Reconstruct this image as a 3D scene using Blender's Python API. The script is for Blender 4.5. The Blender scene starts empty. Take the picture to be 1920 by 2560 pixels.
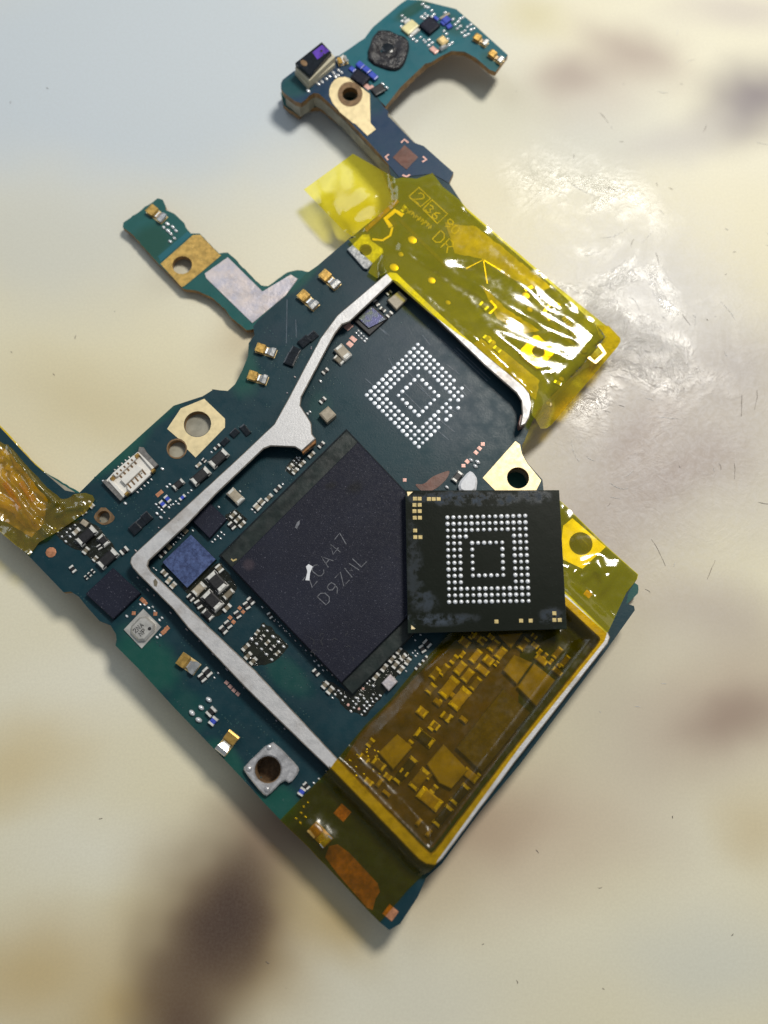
import bpy, bmesh, math, random
from mathutils import Vector, noise
from mathutils.geometry import tessellate_polygon, delaunay_2d_cdt

random.seed(7)
R = math.radians
scene = bpy.context.scene
col = scene.collection
# 1 Blender unit = 1 cm (the board is about 6 cm long)
scene.unit_settings.system = 'METRIC'
scene.unit_settings.scale_length = 0.01

# ------------------------------------------------------------------ camera
PITCH = R(14.0)
ZB = 0.34                       # top face of the upper board above the mat
FPX, W0, H0, DIST = 2457.0, 1920, 2560, 9.0
CP = Vector((0, -math.sin(PITCH) * DIST, ZB + math.cos(PITCH) * DIST))
cam_d = bpy.data.cameras.new('camera')
cam = bpy.data.objects.new('camera', cam_d)
col.objects.link(cam)
cam.location = CP
cam.rotation_euler = (PITCH, 0, 0)
cam_d.sensor_fit = 'HORIZONTAL'
cam_d.sensor_width = 36
cam_d.lens = 36 * FPX / W0
cam_d.clip_start, cam_d.clip_end = 0.05, 500
cam_d.dof.use_dof = True
cam_d.dof.focus_distance = 8.95
cam_d.dof.aperture_fstop = 0.30
scene.camera = cam

# ------------------------------------------------------------------ light
wd = bpy.data.worlds.new('World')
scene.world = wd
wd.use_nodes = True
bg = wd.node_tree.nodes['Background']
bg.inputs[0].default_value = (0.80, 0.90, 1.0, 1)
bg.inputs[1].default_value = 0.22


def lamp(name, loc, target, size, power, color):
    l = bpy.data.lights.new(name, 'AREA')
    l.shape = 'DISK'
    l.size = size
    l.energy = power
    l.color = color
    o = bpy.data.objects.new(name, l)
    col.objects.link(o)
    o.location = loc
    o.rotation_euler = (Vector(target) - Vector(loc)).to_track_quat('-Z', 'Y').to_euler()
    return o


lamp('bench_lamp', (7.6, 11.6, 21), (0.3, 0.5, 0), 5.6, 5000, (1.0, 0.955, 0.86))
lamp('window_light', (-12, 17, 19), (-1, 0, 0), 13, 950, (0.80, 0.90, 1.0))

vs = scene.view_settings
vs.view_transform = 'Standard'
vs.look = 'None'
vs.exposure = 0.0
vs.gamma = 1.0
scene.cycles.use_denoising = True
scene.cycles.max_bounces = 8
scene.cycles.transparent_max_bounces = 16

# ------------------------------------------------------------------ measuring helpers
CPI, SPI = math.cos(PITCH), math.sin(PITCH)


def U(px, py, z=ZB):
    """point at height z that was measured at photo position px, py"""
    x, y = (px - 960) / FPX, -(py - 1280) / FPX
    d = Vector((x, y * CPI + SPI, y * SPI - CPI))
    return CP + d * ((z - CP.z) / d.z)


FR = {'1': (680, 0, 600), '2': (280, 460, 600), '3': (0, 960, 600), '4': (780, 440, 800), '5': (200, 1500, 700),
      '6': (700, 1600, 600), '7': (950, 1150, 700), '8': (540, 1060, 600), 'a': (60, 1060, 400), 'b': (340, 1280, 400),
      'c': (420, 1060, 400), 'd': (760, 680, 400), 'e': (780, 1560, 400), 'f': (1080, 1560, 400), 'g': (860, 440, 400),
      'h': (1180, 660, 400), 'i': (1000, 0, 300), 't': (980, 440, 200), 'k': (240, 1070, 200), 's': (680, 60, 200)}


def S(f, *xy):
    """detail-sheet coordinates -> photo coordinates"""
    if f == '':
        return [tuple(xy[i:i + 2]) for i in range(0, len(xy), 2)]
    x0, y0, w = FR[f]
    s = w / 1659
    return [(x0 + xy[i] * s, y0 + xy[i + 1] * s) for i in range(0, len(xy), 2)]


def k_of(f):
    return 1.0 if f == '' else FR[f][2] / 1659


# ------------------------------------------------------------------ materials
class N:
    def __init__(s, name):
        s.m = bpy.data.materials.new(name)
        s.m.use_nodes = True
        s.nt = s.m.node_tree
        s.b = s.nt.nodes['Principled BSDF']
        s.out = s.nt.nodes['Material Output']

    def n(s, t, **kw):
        nd = s.nt.nodes.new(t)
        for k, v in kw.items():
            setattr(nd, k, v)
        return nd

    def put(s, sock, v):
        if isinstance(v, bpy.types.NodeSocket):
            s.nt.links.new(v, sock)
        elif isinstance(v, (tuple, list)) and len(v) == 3 and sock.type == 'RGBA':
            sock.default_value = (*v, 1)
        else:
            sock.default_value = v

    def pos(s):
        return s.n('ShaderNodeNewGeometry').outputs['Position']

    def noise(s, scale, detail=4, rough=.55, vec=None, dist=0.0):
        nd = s.n('ShaderNodeTexNoise')
        s.put(nd.inputs['Vector'], vec if vec is not None else s.pos())
        nd.inputs['Scale'].default_value = scale
        nd.inputs['Detail'].default_value = detail
        nd.inputs['Roughness'].default_value = rough
        nd.inputs['Distortion'].default_value = dist
        return nd.outputs['Fac']

    def ramp(s, v, a, b, c=0.0, d=1.0, smooth=True):
        nd = s.n('ShaderNodeMapRange')
        if smooth:
            nd.interpolation_type = 'SMOOTHSTEP'
        for i, q in enumerate((v, a, b, c, d)):
            s.put(nd.inputs[i], q)
        return nd.outputs[0]

    def math(s, op, a, b=0.0):
        nd = s.n('ShaderNodeMath', operation=op)
        s.put(nd.inputs[0], a)
        s.put(nd.inputs[1], b)
        return nd.outputs[0]

    def mix(s, f, a, b):
        nd = s.n('ShaderNodeMix', data_type='RGBA')
        s.put(nd.inputs['Factor'], f)
        s.put(nd.inputs[6], a)
        s.put(nd.inputs[7], b)
        return nd.outputs[2]

    def blob(s, cx, cy, rx, ry, ang=0, inner=0.15, wob=0.0, wobscale=1.0, vec=None):
        """soft elliptical region round a point of the surface"""
        v = s.n('ShaderNodeVectorMath', operation='SUBTRACT')
        s.put(v.inputs[0], vec if vec is not None else s.pos())
        v.inputs[1].default_value = (cx, cy, 0)
        r = s.n('ShaderNodeVectorRotate', rotation_type='Z_AXIS')
        s.put(r.inputs['Vector'], v.outputs[0])
        r.inputs['Angle'].default_value = -ang
        m = s.n('ShaderNodeVectorMath', operation='MULTIPLY')
        s.put(m.inputs[0], r.outputs[0])
        m.inputs[1].default_value = (1 / rx, 1 / ry, 0)
        l = s.n('ShaderNodeVectorMath', operation='LENGTH')
        s.put(l.inputs[0], m.outputs[0])
        d = l.outputs['Value']
        if wob:
            d = s.math('ADD', d, s.math('MULTIPLY', s.math('SUBTRACT', s.noise(wobscale, 3), .5), wob * 2))
        return s.ramp(d, 1.0, inner, 0.0, 1.0)

    def bump(s, h, strength=.3, dist=.01, prev=None):
        nd = s.n('ShaderNodeBump')
        nd.inputs['Strength'].default_value = strength
        nd.inputs['Distance'].default_value = dist
        s.put(nd.inputs['Height'], h)
        if prev is not None:
            s.put(nd.inputs['Normal'], prev)
        return nd.outputs[0]

    def fin(s, color=None, rough=None, metal=None, normal=None, spec=None):
        for nm, v in (('Base Color', color), ('Roughness', rough), ('Metallic', metal), ('Normal', normal), ('Specular IOR Level', spec)):
            if v is not None:
                s.put(s.b.inputs[nm], v)
        return s.m


def pm(name, c, rough=.45, metal=0.0, var=.25, vs=14, bump=.15, bs=60, bd=.004, c2=None, spec=None):
    m = N(name)
    c2 = c2 or tuple(x * (1 - var) for x in c)
    colr = m.mix(m.ramp(m.noise(vs, 5, .6), .35, .65), c, c2)
    nrm = m.bump(m.noise(bs, 4, .6), bump, bd)
    rg = m.ramp(m.noise(vs * 1.7, 3), .3, .7, rough * .8, min(1, rough * 1.2))
    return m.fin(colr, rg, metal, nrm, spec)


M = {}
M['terminal'] = pm('tinned_terminal', (.86, .84, .79), .30, .20, .25, 40, .3, 60)
M['solder'] = pm('solder', (.90, .91, .93), .2, .45, .15, 50, .25, 60)
M['dark'] = pm('dark_ceramic', (.012, .011, .013), .45, 0, .4, 30)
M['black'] = pm('black_glass_part', (.010, .014, .020), .2, 0, .4, 30)
M['tan'] = pm('tan_ceramic', (.42, .36, .27), .42, 0, .25, 25)
M['olive'] = pm('olive_ceramic', (.19, .16, .11), .42, 0, .3, 25)
M['blue'] = pm('blue_resistor', (.05, .09, .55), .35, 0, .3, 40)
M['copper'] = pm('bare_copper', (.62, .27, .14), .42, .45, .3, 40)
M['pink'] = pm('bare_copper_pad', (.72, .42, .36), .45, .35, .2, 40)
M['gold'] = pm('gold_plating', (.86, .64, .30), .38, .45, .10, 10, .12, 120)
M['paleg'] = pm('pale_gold_plating', (.86, .70, .40), .42, .35, .08, 12, .1, 120)
M['oldgold'] = pm('worn_gold', (.62, .38, .10), .34, .65, .35, 18, .45, 30)
M['gbrown'] = pm('dull_brass', (.22, .13, .06), .5, .3, .4, 20)
M['silver'] = pm('spring_steel', (.80, .79, .77), .22, .85, .2, 20)
M['can'] = pm('steel_can', (.74, .71, .66), .30, .6, .25, 8, .15, 40)
M['nut'] = pm('cast_nut_plate', (.72, .70, .71), .32, .6, .35, 14, .5, 25, .006)
M['pinkmetal'] = pm('tarnished_silver', (.60, .52, .50), .40, .55, .30, 7, .6, 9, .012, c2=(.50, .47, .52))
M['ivory'] = pm('ivory_plastic', (.78, .75, .70), .5, 0, .08, 20)
M['cream'] = pm('cream_plastic', (.62, .57, .43), .5, 0, .12, 12)
M['grey'] = pm('grey_shell', (.30, .28, .26), .35, .6, .3, 20)
M['edge'] = pm('board_edge', (.34, .19, .07), .6, 0, .5, 9, .4, 30)
M['copedge'] = pm('copper_edge', (.30, .13, .035), .5, .2, .4, 20)
M['core'] = pm('board_core', (.36, .34, .27), .6, 0, .35, 6, .4, 20)
M['rust'] = pm('flux_stain', (.16, .065, .045), .35, 0, .3, 10)
M['ink'] = pm('silver_ink', (.17, .175, .20), .6, 0, .5, 40)
M['inkfaint'] = pm('faint_ink', (.045, .046, .055), .6, 0, .4, 60)
M['white'] = pm('white_dab', (.75, .76, .80), .5, 0, .1, 40)
M['mark'] = pm('gold_mark', (.62, .48, .20), .5, .2, .3, 40)
M['purple'] = pm('purple_lens', (.17, .08, .55), .12, .2, .5, 12)
M['led'] = pm('led_phosphor', (.80, .72, .38), .4, 0, .15, 20)
M['rubber'] = pm('torn_foam', (.012, .010, .012), .34, 0, .6, 9, 1.0, 14, .03, c2=(.022, .020, .024))
M['subst'] = pm('package_substrate', (.014, .022, .020), .32, 0, .4, 7, .4, 25)
M['ball'] = pm('solder_ball', (.95, .96, .99), .2, .22, .1, 50, .1, 80)
M['chipgrey'] = pm('grey_mold', (.095, .085, .07), .6, 0, .35, 22, .6, 60)
M['golden'] = pm('golden_flex', (.50, .34, .06), .45, .1, .5, 5, .3, 20)
M['brownflux'] = pm('brown_flux', (.075, .050, .018), .5, 0, .5, 6, .4, 20)
M['goldplane'] = pm('dull_gold_plane', (.34, .25, .045), .45, .15, .35, 6)
M['frameedge'] = pm('worn_frame_edge', (.46, .40, .34), .38, .5, .5, 9, .4, 30)
M['cantan'] = pm('dull_can', (.30, .27, .19), .5, .1, .2, 9)
M['pad'] = pm('tinned_pad', (.74, .78, .84), .38, .35, .15, 60, .3, 90)
M['trace'] = pm('exposed_trace', (.075, .105, .14), .5, 0, .4, 20)
M['shaded'] = pm('shaded_wall', (.10, .09, .085), .5, .4, .5, 8)  # wall darkened in colour to stand for its unlit inner face


def mat_frame():
    m = N('nickel_silver')
    c = m.mix(m.ramp(m.noise(3, 5, .65), .48, .75), (.57, .56, .565), (.41, .38, .36))
    c = m.mix(m.math('MULTIPLY', m.ramp(m.noise(22, 3, .6), .68, .80), .55), c, (.26, .22, .19))
    return m.fin(c, m.ramp(m.noise(14, 4), .3, .7, .40, .58), .50, m.bump(m.noise(45, 5, .7), .35, .006))


M['frame'] = mat_frame()


def mat_mold():
    m = N('black_mold_compound')
    big = m.ramp(m.noise(1.6, 4), .35, .7)
    c = m.mix(big, (.008, .009, .020), (.012, .014, .028))
    sp = m.ramp(m.noise(70, 2, .7), .62, .74)
    c = m.mix(m.math('MULTIPLY', sp, .8), c, (.12, .12, .155))
    for x, y, rx, ry in ((830, 1222, 22, 16), (886, 1228, 34, 22)):
        p = U(x, y)
        c = m.mix(m.math('MULTIPLY', m.blob(p.x, p.y, rx / 273, ry / 273, .3, .1, .5, 12), .8), c, (.006, .006, .008))
    p = U(626, 1418)
    c = m.mix(m.math('MULTIPLY', m.blob(p.x, p.y, .07, .07, 0, .3, .2, 12), .5), c, (.07, .05, .06))
    return m.fin(c, m.ramp(m.noise(40, 3), .3, .7, .44, .62), 0, m.bump(m.noise(85, 3, .75), .5, .006), .20)


M['mold'] = mat_mold()


def mat_die():
    m = N('silicon_die')
    c = m.mix(m.ramp(m.noise(30, 6, .7), .4, .66), (.13, .18, .38), (.07, .09, .20))  # bluish light that the mirror-like die reflects, put into its colour
    return m.fin(c, m.ramp(m.noise(16, 4), .3, .7, .20, .36), .65, m.bump(m.noise(70, 4, .7), .25, .004))


M['die'] = mat_die()


def mat_irid():
    m = N('bare_die')
    v = m.n('ShaderNodeTexVoronoi', feature='F1')
    v.inputs['Scale'].default_value = 22
    m.put(v.inputs['Vector'], m.pos())
    c = m.mix(m.ramp(v.outputs['Color'], .2, .8), (.30, .34, .30), (.22, .22, .42))
    return m.fin(c, .2, .7, m.bump(m.noise(70, 3), .3, .004))


M['irid'] = mat_irid()


def mat_pcb(name, base, base2, green, zones, haze=None):
    m = N(name)
    c = m.mix(m.ramp(m.noise(2.2, 5, .6), .35, .68), base, base2)
    for x, y, rx, ry, a, s_ in zones:
        p = U(x, y)
        c = m.mix(m.math('MULTIPLY', m.blob(p.x, p.y, rx / 273, ry / 273, R(a), .45, .25, 3.0), s_), c, green)
    if haze:  # bluish lamp glare over flux residue, put into the board colour
        for x, y, rx, ry, a, s_, hc in haze:
            p = U(x, y)
            b = m.blob(p.x, p.y, rx / 273, ry / 273, R(a), .25, .35, 2.5)
            b = m.math('MULTIPLY', b, m.ramp(m.noise(5, 7, .75), .25, .8, .5, 1.0))
            c = m.mix(m.math('MULTIPLY', b, s_), c, hc)
    # dust specks and faint rub marks left by cleaning
    sp = m.ramp(m.noise(46, 2, .6), .70, .78)
    c = m.mix(m.math('MULTIPLY', sp, .35), c, (.16, .19, .20))
    mp = m.n('ShaderNodeMapping')
    m.put(mp.inputs['Vector'], m.pos())
    mp.inputs['Rotation'].default_value = (0, 0, R(40))
    mp.inputs['Scale'].default_value = (3, 60, 1)
    h = m.math('ADD', m.noise(55, 4, .65), m.math('MULTIPLY', m.noise(1.0, 3, .6, mp.outputs[0]), .35))
    return m.fin(c, m.ramp(m.noise(9, 4), .3, .7, .34, .52), 0, m.bump(h, .22, .005), .28)


M['pcb'] = mat_pcb('solder_mask', (.0040, .029, .041), (.0050, .035, .048), (.008, .074, .058),
                   [(290, 1120, 150, 60, 42, .9), (400, 1030, 90, 40, 40, .6), (600, 920, 60, 110, 15, .8), (745, 690, 90, 40, 45, .8),
                    (360, 1650, 130, 75, -42, .95), (470, 1780, 80, 60, -45, .5), (560, 1900, 90, 40, -45, .9), (690, 2010, 70, 60, -45, 1.0),
                    (720, 1690, 90, 45, -40, .55), (800, 1020, 40, 60, 0, .3)],
                   [(1060, 900, 330, 260, -45, .75, (.050, .068, .092)), (1150, 1050, 160, 110, 20, .5, (.040, .064, .085)),
                    (900, 700, 200, 60, -42, .35, (.035, .045, .062)), (700, 830, 90, 50, 30, .3, (.03, .035, .06))])
M['teal'] = mat_pcb('teal_solder_mask', (.012, .105, .135), (.014, .12, .15), (.010, .070, .055),
                    [(1035, 20, 90, 25, 35, .9), (1130, 60, 60, 40, -30, .6), (1230, 150, 50, 30, -42, .5)])
M['armblue'] = mat_pcb('arm_solder_mask', (.012, .036, .085), (.012, .045, .085), (.010, .065, .075),
                       [(740, 215, 60, 50, 30, 1.0), (930, 250, 50, 70, 0, .5)])
M['lower'] = mat_pcb('lower_solder_mask', (.010, .085, .080), (.010, .095, .090), (.008, .065, .045),
                     [(360, 580, 100, 70, 40, .9)])


def mat_chip():
    m = N('package_underside')
    c = m.mix(m.ramp(m.noise(3, 5, .65), .35, .7), (.010, .018, .0135), (.016, .027, .020))
    p = U(1215, 1395, .58)
    inner = m.blob(p.x, p.y, .98, 1.02, 0, .82, .06, 6)
    c = m.mix(m.math('MULTIPLY', inner, .85), c, (.0045, .0060, .0030))
    flux_sheen = None
    for x, y, rx, ry, s_ in ((1180, 1246, 200, 24, .9), (1090, 1548, 130, 20, .8), (1035, 1420, 30, 150, .3), (1380, 1545, 40, 30, .6), (1060, 1505, 50, 40, .5), (1330, 1240, 60, 26, .5)):
        q = U(x, y, .58)
        b = m.math('MULTIPLY', m.blob(q.x, q.y, rx / 280, ry / 280, 0, .3, .5, 7), m.ramp(m.noise(11, 6, .72), .40, .60))
        b = m.math('MULTIPLY', b, s_)
        flux_sheen = b if flux_sheen is None else m.math('MAXIMUM', flux_sheen, b)
    c = m.mix(m.math('MULTIPLY', flux_sheen, .55), c, (.12, .145, .19))  # flux smears, their bluish sheen partly put into the colour
    c = m.mix(m.math('MULTIPLY', m.ramp(m.noise(60, 2, .7), .70, .78), .3), c, (.10, .12, .11))
    h = m.math('ADD', m.math('MULTIPLY', m.noise(70, 3, .6), .35), m.math('MULTIPLY', m.noise(6, 3), 1.0))
    return m.fin(c, m.ramp(flux_sheen, 0, .6, .36, .12), 0, m.bump(h, .30, .005), m.ramp(flux_sheen, 0, .5, .10, .45))


M['chip'] = mat_chip()


def mat_tape(name, tint, body, refl=.09, rough=.09, bscale=9, bstr=.35, dirt=0.0, body_mix=.035):
    m = N(name)
    nt = m.nt
    nrm = m.bump(m.math('ADD', m.noise(bscale, 5, .6, dist=.6), m.math('MULTIPLY', m.noise(60, 3, .7), .10)), bstr, .012)
    tr = m.n('ShaderNodeBsdfTransparent')
    tcol = m.mix(m.ramp(m.noise(5, 5, .65), .35, .7), tint, tuple(x * .86 for x in tint))
    if dirt:
        tcol = m.mix(m.math('MULTIPLY', m.ramp(m.noise(13, 6, .72), .5, .72), dirt), tcol, tuple(x * .5 for x in tint))
    m.put(tr.inputs[0], tcol)
    gl = m.n('ShaderNodeBsdfGlossy')
    gl.inputs['Color'].default_value = (1, 1, 1, 1)
    m.put(gl.inputs['Roughness'], m.ramp(m.noise(14, 4), .3, .7, rough * .6, rough * 1.6))
    m.put(gl.inputs['Normal'], nrm)
    df = m.n('ShaderNodeBsdfDiffuse')
    df.inputs[0].default_value = (*body, 1)
    tl = m.n('ShaderNodeBsdfTranslucent')
    tl.inputs[0].default_value = (*body, 1)
    ad = m.n('ShaderNodeAddShader')
    nt.links.new(df.outputs[0], ad.inputs[0])
    nt.links.new(tl.outputs[0], ad.inputs[1])
    m1 = m.n('ShaderNodeMixShader')
    m1.inputs[0].default_value = body_mix
    nt.links.new(tr.outputs[0], m1.inputs[1])
    nt.links.new(ad.outputs[0], m1.inputs[2])
    fr = m.n('ShaderNodeFresnel')
    fr.inputs['IOR'].default_value = 1.5
    m.put(fr.inputs['Normal'], nrm)
    f = m.math('MINIMUM', m.math('MULTIPLY', fr.outputs[0], refl / .04), .9)
    m2 = m.n('ShaderNodeMixShader')
    m.put(m2.inputs[0], f)
    nt.links.new(m1.outputs[0], m2.inputs[1])
    nt.links.new(gl.outputs[0], m2.inputs[2])
    nt.links.new(m2.outputs[0], m.out.inputs['Surface'])
    nt.nodes.remove(m.b)
    return m.m


M['lemon'] = mat_tape('lemon_polyimide_film', (.97, .90, .10), (1.0, .84, .0), .055, .105, 1.5, .06, 0, .14)
M['amber'] = mat_tape('amber_polyimide_film', (.92, .715, .02), (.55, .38, .01), .026, .22, 5, .14, .35, .04)
M['crinkled'] = mat_tape('crinkled_polyimide_film', (.97, .82, .06), (.85, .58, .02), .07, .14, 4, .30, .25, .12)


def mat_mat():
    m = N('silicone_mat')
    # one slow warp shared by every stain and painted light patch, so none has a clean outline
    nz = m.n('ShaderNodeTexNoise')
    m.put(nz.inputs['Vector'], m.pos())
    nz.inputs['Scale'].default_value = .55
    nz.inputs['Detail'].default_value = 3
    w1 = m.n('ShaderNodeVectorMath', operation='SUBTRACT')
    m.put(w1.inputs[0], nz.outputs['Color'])
    w1.inputs[1].default_value = (.5, .5, .5)
    w2 = m.n('ShaderNodeVectorMath', operation='SCALE')
    m.put(w2.inputs[0], w1.outputs[0])
    w2.inputs['Scale'].default_value = .9
    w3 = m.n('ShaderNodeVectorMath', operation='ADD')
    m.put(w3.inputs[0], m.pos())
    m.put(w3.inputs[1], w2.outputs[0])
    warp = w3.outputs[0]
    c = m.mix(m.ramp(m.noise(.30, 2), .35, .65), (.79, .745, .59), (.76, .695, .49))

    def st(x, y, rx, ry, a, colr, s_, inner=.0):
        nonlocal c
        p = U(x, y, 0)
        c = m.mix(m.math('MULTIPLY', m.blob(p.x, p.y, rx / 263, ry / 263, R(a), inner, vec=warp), s_), c, colr)
    for q in MAT_STAINS_LIGHT:
        st(*q)
    sp = m.math('MULTIPLY', m.ramp(m.noise(8, 2, .5), .74, .80), m.ramp(m.noise(.9, 1), .45, .6))
    c = m.mix(m.math('MULTIPLY', sp, .6), c, (.12, .10, .085))
    pr = U(1600, 900, 0)
    worn = m.blob(pr.x, pr.y, 2.4, 3.4, R(10), .2, vec=warp)
    pg, pk = U(1500, 830, 0), U(1440, 470, 0)
    gz = m.math('ADD', m.blob(pg.x, pg.y, 1.5, 1.2, R(-10), .1, vec=warp), m.math('MULTIPLY', m.blob(pk.x, pk.y, 1.3, .8, R(-20), .1, vec=warp), .45))
    gz = m.math('ADD', gz, m.math('MULTIPLY', worn, .16))
    fn = m.noise(11, 8, .70, dist=1.4)
    c = m.mix(m.ramp(m.noise(42, 3, .7), .3, .7, 0, .10), c, (.30, .26, .20))
    c = m.mix(m.math('MULTIPLY', m.math('MULTIPLY', worn, m.ramp(fn, .36, .70)), .30), c, (.70, .68, .70))
    rg1 = m.math('ABSOLUTE', m.math('SUBTRACT', m.noise(3.6, 6, .62, dist=2.2), .5))
    rg2 = m.math('ABSOLUTE', m.math('SUBTRACT', m.noise(1.5, 4, .6, dist=3.0), .5))
    fn = m.math('ADD', m.math('MULTIPLY', fn, .35), m.math('ADD', m.math('MULTIPLY', rg1, 2.0), m.math('MULTIPLY', rg2, 2.4)))
    gz = m.math('MULTIPLY', gz, m.ramp(m.noise(1.3, 4, .6, dist=1.0), .36, .62, .25, 1.15))
    h = m.math('MULTIPLY', m.math('ADD', fn, m.math('MULTIPLY', m.noise(2.2, 2), .7)), m.math('ADD', gz, .015))
    h = m.math('ADD', h, m.math('MULTIPLY', m.noise(60, 2, .6), .010))
    m.fin(c, m.ramp(gz, 0, .7, .50, .15), 0, m.bump(h, .9, .019), m.ramp(gz, 0, .7, .40, 1.0))
    return m.m


YEL, BRN, MAU, WINDOW_TINT = (.60, .46, .21), (.060, .034, .026), (.26, .195, .18), (.53, .60, .68)
MAT_STAINS_LIGHT = (  # stains, with window light, glare and board shadow also put into the colour
    (350, 150, 1300, 640, 0, WINDOW_TINT, .85, .35), (150, 620, 700, 330, 0, (.60, .61, .575), .7, .1), (1480, 330, 420, 300, 20, (.58, .585, .55), .7), (1250, 250, 330, 200, 0, (.56, .545, .43), .5),  # first one lays the window's cool light into the mat colour
    (250, 1000, 520, 190, -15, (.62, .525, .31), .6), (300, 1640, 420, 160, 30, (.82, .79, .67), .7), (20, 1940, 330, 170, 20, (.66, .53, .29), .75), (250, 2130, 360, 150, 10, (.80, .77, .64), .8), (60, 2470, 460, 200, 15, (.60, .46, .23), .9), (330, 2570, 380, 170, 20, (.55, .41, .19), .9),
    (1000, 2450, 600, 230, 0, (.70, .67, .55), .8), (1560, 1700, 420, 600, 0, (.58, .53, .43), .7), (1650, 1050, 600, 560, 0, (.45, .395, .355), .9, .2), (1500, 1300, 420, 260, 20, (.40, .335, .30), .7), (1620, 720, 460, 400, 0, (.60, .58, .565), .8),  # last one paints the lamp's glare as a paler patch
    (570, 2300, 330, 460, -16, (.42, .29, .12), .9, .0), (545, 2270, 215, 400, -20, (.11, .062, .042), .92, .0), (540, 2290, 120, 260, -20, BRN, .8, .0), (450, 2600, 170, 300, 0, (.10, .055, .036), .9, .0), (690, 2060, 210, 130, -40, (.25, .155, .10), .75), (820, 2290, 230, 120, -40, (.50, .37, .16), .8),  # next to last: brown stain and board shadow painted as one
    (1280, 2100, 560, 250, 10, (.50, .36, .25), .6), (1180, 2070, 260, 120, 10, (.42, .29, .20), .5), (1000, 1950, 140, 140, 0, (.28, .20, .14), .5), (1840, 1790, 420, 240, 10, (.42, .31, .25), .7), (1850, 1800, 200, 100, 10, (.28, .19, .15), .6), (1880, 2060, 140, 130, 0, (.60, .48, .28), .6), (1800, 1560, 300, 160, -25, (.42, .345, .30), .6),
    (1470, 180, 330, 230, 20, (.50, .42, .37), .6), (1430, 170, 190, 120, 20, (.36, .28, .245), .6), (1600, 110, 260, 130, -30, (.42, .335, .29), .75), (1870, 250, 240, 190, 25, (.22, .185, .205), .92), (1700, 330, 260, 120, 20, (.46, .43, .43), .5), (1830, 30, 250, 110, 0, (.60, .54, .49), .7), (1330, 30, 180, 100, 0, (.66, .60, .38), .75),
    (1720, 1190, 260, 130, 20, (.33, .255, .23), .6), (1860, 900, 220, 170, 20, (.40, .355, .34), .6), (1600, 1100, 200, 110, 30, (.34, .26, .235), .5), (1780, 2380, 380, 180, 0, (.66, .66, .58), .7), (280, 1560, 260, 120, -40, (.50, .40, .23), .5), (600, 870, 140, 150, 20, (.48, .36, .20), .45), (420, 700, 160, 80, 40, (.54, .49, .37), .5))
M['mat'] = mat_mat()


# ------------------------------------------------------------------ mesh helpers
def link(name, me, mats, parent=None):
    for q in mats if isinstance(mats, (list, tuple)) else [mats]:
        me.materials.append(M[q] if isinstance(q, str) else q)
    o = bpy.data.objects.new(name, me)
    col.objects.link(o)
    o.parent = parent
    return o


def newobj(name, me, parent=None):
    o = bpy.data.objects.new(name, me)
    col.objects.link(o)
    o.parent = parent
    return o


def mesh_of(name, V, F, mi=None, smooth=False):
    me = bpy.data.meshes.new(name)
    me.from_pydata([tuple(v) for v in V], [], F)
    if mi:
        for p, i in zip(me.polygons, mi):
            p.material_index = i
    if smooth:
        for p in me.polygons:
            p.use_smooth = True
    me.update()
    bm = bmesh.new()
    bm.from_mesh(me)
    bmesh.ops.recalc_face_normals(bm, faces=bm.faces[:])
    bm.to_mesh(me)
    bm.free()
    return me


def area2(p):
    return sum(p[i - 1][0] * p[i][1] - p[i][0] * p[i - 1][1] for i in range(len(p)))


def inset(p, d):
    """move every side of a counter-clockwise ring inwards by d"""
    n, out = len(p), []
    for i in range(n):
        a, b, c = Vector(p[i - 1]), Vector(p[i]), Vector(p[(i + 1) % n])
        e1, e2 = (b - a), (c - b)
        if e1.length < 1e-9 or e2.length < 1e-9:
            out.append(p[i])
            continue
        e1.normalize(), e2.normalize()
        n1, n2 = Vector((-e1.y, e1.x)), Vector((-e2.y, e2.x))
        s = n1 + n2
        s = n1 if s.length < 1e-6 else s / max(.35, s.dot(n1))
        out.append((b.x + s.x * d, b.y + s.y * d))
    return out


def in_ring(x, y, r):
    c = False
    for i in range(len(r)):
        (x1, y1), (x2, y2) = r[i - 1], r[i]
        if (y1 > y) != (y2 > y) and x < (x2 - x1) * (y - y1) / (y2 - y1) + x1:
            c = not c
    return c


def fill_tris(rs):
    """triangles of a ring with holes, as indices into the rings laid end to end"""
    if len(rs) > 1:
        P, E = [], []
        for r in rs:
            b = len(P)
            P += [Vector(q) for q in r]
            E += [(b + i, b + (i + 1) % len(r)) for i in range(len(r))]
        o = delaunay_2d_cdt(P, E, [], 0, 1e-7)
        if len(o[0]) == len(P):
            back = [q[0] for q in o[3]]
            T = []
            for f in o[2]:
                x, y = sum(o[0][i].x for i in f) / 3, sum(o[0][i].y for i in f) / 3
                if in_ring(x, y, rs[0]) and not any(in_ring(x, y, h) for h in rs[1:]):
                    T.append(tuple(back[i] for i in f))
            return T
    return tessellate_polygon([[Vector((x, y, 0)) for x, y in r] for r in rs])


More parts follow.
